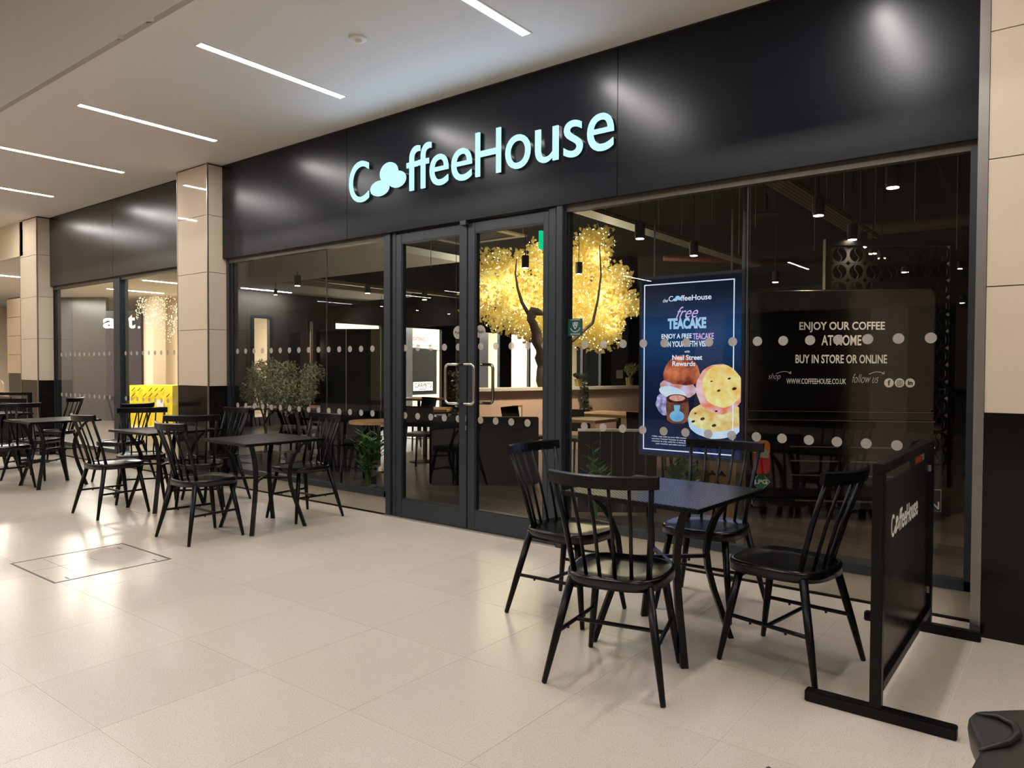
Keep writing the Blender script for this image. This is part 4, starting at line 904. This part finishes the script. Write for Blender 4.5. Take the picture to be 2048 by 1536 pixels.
for i in range(7):
    for j in range(13):
        if i < 6 and j < 10: continue
        x0 = .075+i*c_*.993; z0 = .24+j*c_
        pb = NB(); ring_panel(pb, x0, z0, c_*.985, .078, .025, .032); pts = [(x0+c_/2+.022*math.sin(PI*2*q/10), .029, z0+c_/2-.08+.16*q/10) for q in range(11)]; tube(pb, pts, .006, 5)
        build('bean_tile', pb, 'cafe_wall', bs, normals=False)

# ------------------------------------------------------------------ plants behind the glass
def leafy(name, label, cat, loc, h, spread, stems, m, seed, pot=(.09, .16), potm='terracotta', lsize=.07, hang=0.0):
    global verts, faces
    q = random.Random(seed); t = thing(name, label, cat, loc)
    bm = NB(); lathe(bm, [(pot[0]*.75, 0), (pot[0], pot[1]), (pot[0]*.86, pot[1]), (pot[0]*.8, pot[1]-.02)], 16); build('pot', bm, potm, t)
    verts, faces = [], []; sb_ = NB()
    for s in range(stems):
        a = q.uniform(0, 2*PI); top_ = Vector((math.cos(a)*spread*q.uniform(.2, 1), math.sin(a)*spread*q.uniform(.2, 1), h*q.uniform(.7, 1))); base = Vector((0, 0, pot[1]-.02)); tube(sb_, [base, base.lerp(top_, .5)+Vector((0, 0, .03)), top_], [.006, .005, .002], 5)
        for k in range(14):
            f_ = .25+.75*k/13; p = base.lerp(top_, f_); d = Vector((math.cos(k*2.4), math.sin(k*2.4), .6)).normalized(); sd_ = d.cross(Vector((0, 0, 1))).normalized()*lsize*.17
            i = len(verts); verts.extend([p, p+d*lsize*.5+sd_, p+d*lsize, p+d*lsize*.5-sd_]); faces.append((i, i+1, i+2, i+3))
    build('stems', sb_, m, t)
    me = bpy.data.meshes.new('leaves'); me.from_pydata([tuple(v) for v in verts], [], faces); me.materials.append(MATS[m]); o = link('leaves', me, t); o['kind'] = 'stuff'
    return t
leafy('potted_plant', 'bright green bushy plant behind the glass left of the double doors', 'plant', (-5.40, 4.72, 0), .74, .15, 16, 'leaf_green', 1, lsize=.11)
leafy('potted_plant', 'green sprigs behind the glass just right of the doors', 'plant', (-2.88, 4.75, 0), .72, .10, 7, 'leaf_green', 2, lsize=.09)
leafy('potted_plant', 'green leafy plant behind the far chair under the screen', 'plant', (-2.27, 4.98, 0), .66, .11, 14, 'leaf_green', 3, lsize=.12)
cl = thing('carved_log', 'carved brown wooden log with a rough face beside the green plant', 'sculpture', (-2.00, 5.02, 0))
bm = NB(); lathe(bm, [(.095, 0), (.085, .2), (.095, .40), (.085, .52), (.092, .62), (.07, .66)], 18)
for v in bm.verts: v.co.x += rnd.gauss(0, .008); v.co.y += rnd.gauss(0, .008)
build('log', bm, 'carved', cl, smooth=True)
for x, z, rx in ((-.035, .56, .025), (.035, .56, .025), (0, .50, .015), (0, .44, .035)): bm = NB(); tube(bm, [(x-rx, -.082, z-.01), (x, -.094, z+.012), (x+rx, -.082, z-.01)], [.006, .016, .006], 6); build('carving', bm, 'bark', cl)
# olive trees
def olive(label, x, y, crowns, seed, zt):
    q = random.Random(seed); t = thing('olive_tree', label, 'tree', (x, y, 0)); global verts, faces
    bm = NB(); lathe(bm, [(.13, 0), (.17, .28), (.15, .28), (.14, .25)], 16); build('pot', bm, 'terracotta', t)
    bm = NB(); tube(bm, [(0, 0, .22), (.01, .01, .45), (-.01, 0, .65), (.0, .01, zt)], [.022, .018, .016, .012], 7)
    for cx, cy, cz, r in crowns: tube(bm, [(0, 0, .62), (cx*.5, cy*.5, .5*(.62+cz)), (cx, cy, cz)], [.012, .009, .004], 5)
    build('trunk', bm, 'bark', t, smooth=True)
    verts, faces = [], []
    for cx, cy, cz, r in crowns:
        for _ in range(int(8600*r*r*3)):
            while True:
                a, b, c = (q.uniform(-1, 1) for _ in range(3))
                if .12 < a*a+b*b+c*c <= 1: break
            p = Vector((cx+a*r, cy+b*r, cz+c*r*.85)); d = Vector((q.gauss(0, 1), q.gauss(0, 1), q.gauss(0, .8))).normalized(); s = d.orthogonal().normalized()*.007; l_ = q.uniform(.03, .055)
            i = len(verts); verts.extend([p, p+d*l_*.5+s, p+d*l_, p+d*l_*.5-s]); faces.append((i, i+1, i+2, i+3))
    me = bpy.data.meshes.new('crown'); me.from_pydata([tuple(v) for v in verts], [], faces); me.materials.append(MATS['leaf_olive']); o = link('crown', me, t); o['kind'] = 'stuff'
olive('slender olive tree behind the left window, the taller one at left', -7.70, 5.12, [(.02, .02, 1.20, .24), (-.10, -.05, 1.0, .20), (.15, .1, 1.02, .22), (.25, .17, 1.28, .10)], 5, 1.1)
olive('broad olive tree behind the left window, right of the slender one', -7.44, 5.40, [(.0, -.01, 1.02, .24), (.13, .12, 1.22, .15), (-.08, -.05, .88, .18)], 6, .95)
plight('olive_light', (-7.2, 4.85, 1.55), 1.6, (1, .8, .6), .1)  # bare point light above the olive crowns, without a fitting
# planters with trailing greenery on the ledge
leafy('ledge_plant', 'trailing plant in a gold pot on the pink wall ledge, left of the small shrub', 'plant', (-6.42, 10.05, 1.0), .22, .14, 8, 'leaf_dark', 11, (.07, .12), 'gold', .07)
leafy('ledge_plant', 'small shrub in a gold pot on the ledge near the screen edge', 'plant', (-6.12, 11.2, 1.0), .38, .16, 12, 'leaf_olive', 12, (.07, .14), 'gold', .07)
tv = thing('trailing_ivy', 'dark ivy trailing down the pink wall below the gold pot', 'plant'); verts, faces = [], []
for _ in range(220): leaf_quad(Vector((-6.28+rr_.gauss(0, .05), 10.0+rr_.gauss(0, .05), rr_.uniform(.45, 1.1))), .05)
me = bpy.data.meshes.new('foliage'); me.from_pydata([tuple(v) for v in verts], [], faces); me.materials.append(MATS['leaf_dark']); o = link('foliage', me, tv); o['kind'] = 'stuff'
tv = thing('hanging_ivy', 'dark ivy hanging in front of the far window left of the door handle', 'plant'); verts, faces = [], []
for _ in range(260): leaf_quad(Vector((-6.83+rr_.gauss(0, .05), 7.55+rr_.gauss(0, .05), rr_.uniform(.65, 1.25))), .05)
me = bpy.data.meshes.new('foliage'); me.from_pydata([tuple(v) for v in verts], [], faces); me.materials.append(MATS['leaf_dark']); o = link('foliage', me, tv); o['kind'] = 'stuff'; bm = NB(); tube(bm, [(-6.83, 7.55, 1.2), (-6.83, 7.55, 4.25)], .004, 4); build('wire', bm, 'socket', tv)

# ------------------------------------------------------------------ cafe furniture
def cafe_table(label, x, y, w_, d_, rz=0, roundt=False):
    t = thing('cafe_table', label, 'table', (x, y, 0), rz, 'wood-topped tables inside the cafe'); bm = NB()
    if roundt: lathe(bm, [(w_, .71), (w_, .74)], 28); build('table_top', bm, 'wood', t)
    else: box(bm, -w_/2, w_/2, -d_/2, d_/2, .705, .74); bmesh.ops.bevel(bm, geom=list(bm.edges), offset=.004, segments=1, affect='EDGES'); build('table_top', bm, 'wood', t)
    bm = NB(); tube(bm, [(0, 0, .02), (0, 0, .705)], .03, 10); build('pedestal', bm, 'black_paint', t); bm = NB(); lathe(bm, [(.22, 0), (.22, .012), (.04, .03)], 20); build('foot', bm, 'black_paint', t)
cafe_table('small round wood-topped table behind the left window, next to the green plant', -5.86, 5.20, .26, 0, 0, True)
cafe_table('long wood-topped table behind the olive trees', -8.75, 6.35, 1.5, .7, math.radians(37))
cafe_table('square wood table behind the left door leaf, nearer the handle', -7.15, 7.62-.35, .75, .6, math.radians(30))
cafe_table('far wood table below the CARPETS board', -9.6, 9.6, .9, .7)
cafe_table('wood table behind the dark chair in front of the pink wall, left of the screen', -4.55, 8.05, .9, .7)
cafe_table('wood table seen just right of the door jamb', -4.32, 6.95, .5, .5)
def cafe_chair(label, grp='dark solid-back chairs inside the cafe'):
    t = thing('cafe_chair', label, 'chair', group=grp)
    bx('seat', (-.21, .21, -.2, .2, .43, .47), 'black_paint', t, bevel=.01)
    bm = NB(); rows = []
    for i in range(7):
        q = -1+i/3; rows.append([bm.verts.new((q*.21, -.20-.03*(1-q*q)+d, z)) for d, z in ((0, .56), (.02, .56), (-.03, .82), (-.05, .82))])
    for a, b in zip(rows, rows[1:]):
        for k in range(4): bm.faces.new((a[k], a[(k+1) % 4], b[(k+1) % 4], b[k]))
    bm.faces.new(rows[0]); bm.faces.new(rows[-1][::-1]); build('backrest', bm, 'black_paint', t)
    for sx in (-1, 1):
        for sy in (-1, 1): bm = NB(); tube(bm, [(sx*.2, sy*.2, 0), (sx*.17, sy*.17, .44 if sy > 0 else .62)], [.012, .016], 8); build('leg', bm, 'black_paint', t)
    return t
CC = [(-4.75, 7.45, .0, 'dark chair in front of the wood table, right of the door jamb'), (-3.80, 7.45, .2, 'dark chair left of the lit screen'), (-4.35, 8.75, PI, 'dark chair against the pink wall behind the wood table'), (-3.75, 8.5, 2.6, 'dark chair half hidden by the screen edge'),
      (-5.35, 7.2, -1.4, 'dark chair whose back shows behind the right door stile'), (-6.6, 6.7, .4, 'dark chair behind the right door leaf handle'), (-7.9, 7.0, -.6, 'dark chair behind the left door leaf'), (-9.1, 6.9, 3.5, 'dark chair beyond the long wooden table'), (-8.1, 5.9, .6, 'dark chair by the olive trees'), (-8.6, 9.4, 1.2, 'grey chair under the far wood table'), (-6.5, 5.45, 1.2, 'dark chair behind the left window near the round table'), (-8.35, 8.3, 2.9, 'dark chair by the left door jamb')]
fc = None
for x, y, a, lb in CC:
    if fc is None: fc = c = cafe_chair(lb)
    else: c = copy_tree(fc)
    c.location = (x, y, 0); c.rotation_euler = (0, 0, a); c['label'] = lb
bn = thing('booth_bench', 'long black booth bench with panelled back in front of the pink wall', 'bench', (-5.62, 5.78, 0), math.radians(40))
bx('seat', (0, 1.2, .06, .46, .38, .46), 'black_paint', bn, bevel=.01); bx('backrest', (0, 1.2, 0, .06, .02, .76), 'black_paint', bn, bevel=.01); bx('base', (.03, 1.17, .06, .40, 0, .38), 'cafe_dark', bn)
bd = thing('slatted_divider', 'black waist-high divider with vertical slats behind the window right of the doors', 'divider', (-3.52, 5.50, 0), math.radians(36))
bx('top_rail', (0, .7, -.03, .03, .74, .76), 'white_cap', bd)
for i in range(7): bx('slat', (.002+i*.1, .098+i*.1, -.012, .012, .02, .74), 'black_paint', bd)
db = thing('reflection_board', 'tall black freestanding board behind the left window, added for a dark shopfront reflection', 'board', (-7.50, 5.84, 0), math.radians(38)); bx('board', (-.05, .70, -.02, .02, .05, 1.78), 'dark_shop', db, bevel=.004); bx('edge_strip', (.27, .28, -.026, -.02, .3, 1.78), 'brushed', db); bx('base', (0, .65, -.12, .12, 0, .05), 'dark_shop', db)  # added board stands in for a dark shopfront reflected in the glass
ps = thing('dark_post', 'square dark post right of the black stand-in board', 'post', (-6.80, 6.25, 0), math.radians(38)); bx('shaft', (-.035, .035, -.035, .035, .02, 2.10), 'dark_shop', ps); bx('foot', (-.1, .1, -.1, .1, 0, .02), 'dark_shop', ps)
pl = struct('column_4', label='dark pillar right of the lit tree'); bx('shaft', (-9.9, -9.4, 17.1, 17.6, 0, 4.25), 'cafe_dark', pl)
po = thing('poster', 'small framed poster on the dark pillar right of the tree', 'poster', (-9.62, 17.08, 1.15)); bx('frame', (-.16, .16, -.02, 0, -.22, .22), 'cafe_wall', po); bx('print', (-.10, .10, -.025, -.02, -.12, .10), 'white_cap', po)
cb = thing('service_counter', 'dark counter with script lettering right of the van', 'counter', (-.75, 10.4, 0)); bx('body', (-.6, 1.6, 0, .8, 0, 1.0), 'cafe_dark', cb); bx('worktop', (-.65, 1.65, -.05, .85, 1.0, 1.05), 'black_paint', cb); bx('rear_panel', (-.6, 1.6, .8, .9, 1.05, 2.1), 'cafe_red', cb)

# ------------------------------------------------------------------ left unit and side mall
lu = struct('wall_shop'); bm = NB(); prism(bm, [(-19.9, 7.0), (-18.42, 7.93), (-18.50, 8.03), (-20.0, 7.1)], 0, 2.95); build('grey_wall', bm, 'grey_wall', lu)
bm = NB(); prism(bm, [(-18.41, 7.92), (-17.76, 8.44), (-17.83, 8.54), (-18.48, 8.02)], 0, 2.62); build('purple_panel', bm, 'purple_panel', lu)
bm = NB(); prism(bm, [(-17.76, 8.50), (-16.3, 9.7), (-16.4, 9.8), (-17.83, 8.6)], 0, 2.95); build('cream_back_wall', bm, 'cream_gloss', lu)
bx('cream_pier', (-17.35, -17.0, 8.35, 8.65, 0, 2.95), 'cream_gloss', lu)
bx('side_ceiling', (-24, -12.45, 4.20, 12.2, 2.95, 3.05), 'ceiling', lu); bx('unit_ceiling', (-12.45, -7.7, 4.47, 8.6, 2.95, 3.05), 'ceiling', lu)
bx('cream_bulkhead', (-24, -12.45, 4.19, 4.26, 2.94, CZ), 'cream_wall', lu)
as_ = thing('shop_lettering', 'white lower-case lettering "art." on the dark panel behind the left window', 'sign', (-18.46, 7.87, 0), math.atan2(.60, .75))
for s, a, b, c, d in (('a', .02, .34, 2.20, 2.45), ('r', .40, .52, 2.20, 2.45), ('t', .60, .78, 2.20, 2.53), ('.', .84, .90, 2.20, 2.26)): text(s, a, b, c, d, -.012, 'logo_white', as_, 'letter', .02, bold=.03)
fy = thing('fairy_light_curtain', 'curtain of tiny warm fairy lights behind the left window', 'string lights', (0, 0, 0)); q = random.Random(9); verts, faces = [], []; wires = NB()
for i in range(26):
    f_ = i/25; x, y = -17.25+f_*1.35, 8.12+f_*.62; L_ = q.uniform(.5, 1.3)*(.6+f_*.5); tube(wires, [(x, y, 2.95), (x, y, 2.9-L_)], .002, 3)
    for _ in range(22):
        p = Vector((x+q.uniform(-.03, .03), y+q.uniform(-.03, .03), 2.9-L_*q.random()**.8)); s = .007; k = len(verts); verts.extend([p+Vector(d)*s for d in ((1, 0, 0), (-1, 0, 0), (0, 1, 0), (0, -1, 0), (0, 0, 1), (0, 0, -1))]); faces.extend([(k, k+2, k+4), (k+2, k+1, k+4), (k+1, k+3, k+4), (k+3, k, k+4), (k+2, k, k+5), (k+1, k+2, k+5), (k+3, k+1, k+5), (k, k+3, k+5)])
build('wires', wires, 'galv', fy); me = bpy.data.meshes.new('bulbs'); me.from_pydata([tuple(v) for v in verts], [], faces); me.materials.append(MATS['fairy']); o = link('bulbs', me, fy); o['kind'] = 'stuff'
ys_ = thing('yellow_stall', 'bright yellow plastic-wrapped stall seen through the left window', 'stall', (-15.93, 7.32, 0), math.atan2(.35, .95))
bm = NB(); 
for i in range(10):
    for s in (0,): pass
n_ = 24
def wav(k, z): return .018*math.sin(k*1.7+z*3)*(1-z)
front = [[bm.verts.new((1.12*k/n_, wav(k, z), z*.86+.04)) for k in range(n_+1)] for z in (0, .33, .66, 1)]; back = [bm.verts.new((1.12*k/n_, .7, .90)) for k in range(n_+1)]; backl = [bm.verts.new((1.12*k/n_, .7, .04)) for k in range(n_+1)]
rows = front+[back, backl]
for a, b in zip(rows, rows[1:]+[rows[0]]):
    for k in range(n_): bm.faces.new((a[k], a[k+1], b[k+1], b[k]))
bm.faces.new([r[0] for r in rows]); bm.faces.new([r[-1] for r in rows][::-1]); build('cover', bm, 'yellow', ys_)
for i in range(7):
    for j in range(2):
        x = .08+i*.15; z = .66+j*.12
        if (i*3+j) % 4 == 3: continue
        bm = NB(); plate(bm, [(x, z), (x+.02, z), (x+.10, z+.075), (x+.08, z+.075)], -.032, -.024); build('hazard_stripe', bm, 'ink', ys_)
bx('label', (.74, .92, -.034, -.026, .46, .60), 'paper', ys_); bx('base_board', (-.02, 1.14, -.02, .72, 0, .04), 'paper', ys_)
kk = thing('display_kiosk', 'black counter with a cream arched sign at the left photo edge', 'kiosk', (-15.25, 4.75, 0), 0)
for b6 in ((-1.6, .55, -.02, .0, .70, .76), (-1.6, .50, .0, .5, 0, .62)): bx('counter_body', b6, 'dark_shop', kk)
bx('white_shelf', (-1.6, .42, -.01, .45, .625, .645), 'white', kk); bx('post', (.47, .55, -.02, .06, 0, .70), 'dark_shop', kk)
bm = NB(); plate(bm, [(-1.6, .76), (.12, .76), (.10, .98), (.02, 1.03), (-.2, 1.06), (-.8, 1.09), (-1.6, 1.09)], .02, .04); build('arched_sign', bm, 'cream_gloss', kk)
bd2 = thing('panelled_board', 'tall cream panelled board at the left edge beyond the second pillar', 'board', (-15.05, 5.32, 0)); bx('frame', (-1.6, .30, .02, .06, 1.12, 2.62), 'dark_shop', bd2)
for i in range(4): bx('panel', (-1.6, .16, 0, .02, 1.16+i*.36, 1.513+i*.36), 'cream_gloss', bd2)
bx('stand', (-1.6, .30, .02, .06, 0, 1.12), 'dark_shop', bd2)
for x, y, q_ in ((-13.6, 5.6, 'just behind the second pillar'), (-14.2, 7.4, 'second row back'), (-13.9, 9.3, 'deepest'), (-15.6, 5.4, 'above the cream board'), (-16.4, 7.7, 'above the yellow stall')):
    t = thing('side_mall_light', 'slim strip light in the side mall ceiling, ' + q_, 'light', (x, y, 2.95), 0, 'strip lights in the side mall'); bx('diffuser', (-.03, .03, -.6, .6, -.006, -.001), 'strip', t)
for x, y, q_ in ((-9.2, 5.2, 'right of the mullion'), (-10.8, 6.0, 'left of the mullion')):
    t = thing('unit_ceiling_light', 'slim strip light inside the left shop unit, ' + q_, 'light', (x, y, 2.95), 0, 'strip lights in the left unit'); bx('diffuser', (-.03, .03, -.6, .6, -.006, -.001), 'strip', t)
bpy.context.view_layer.update()
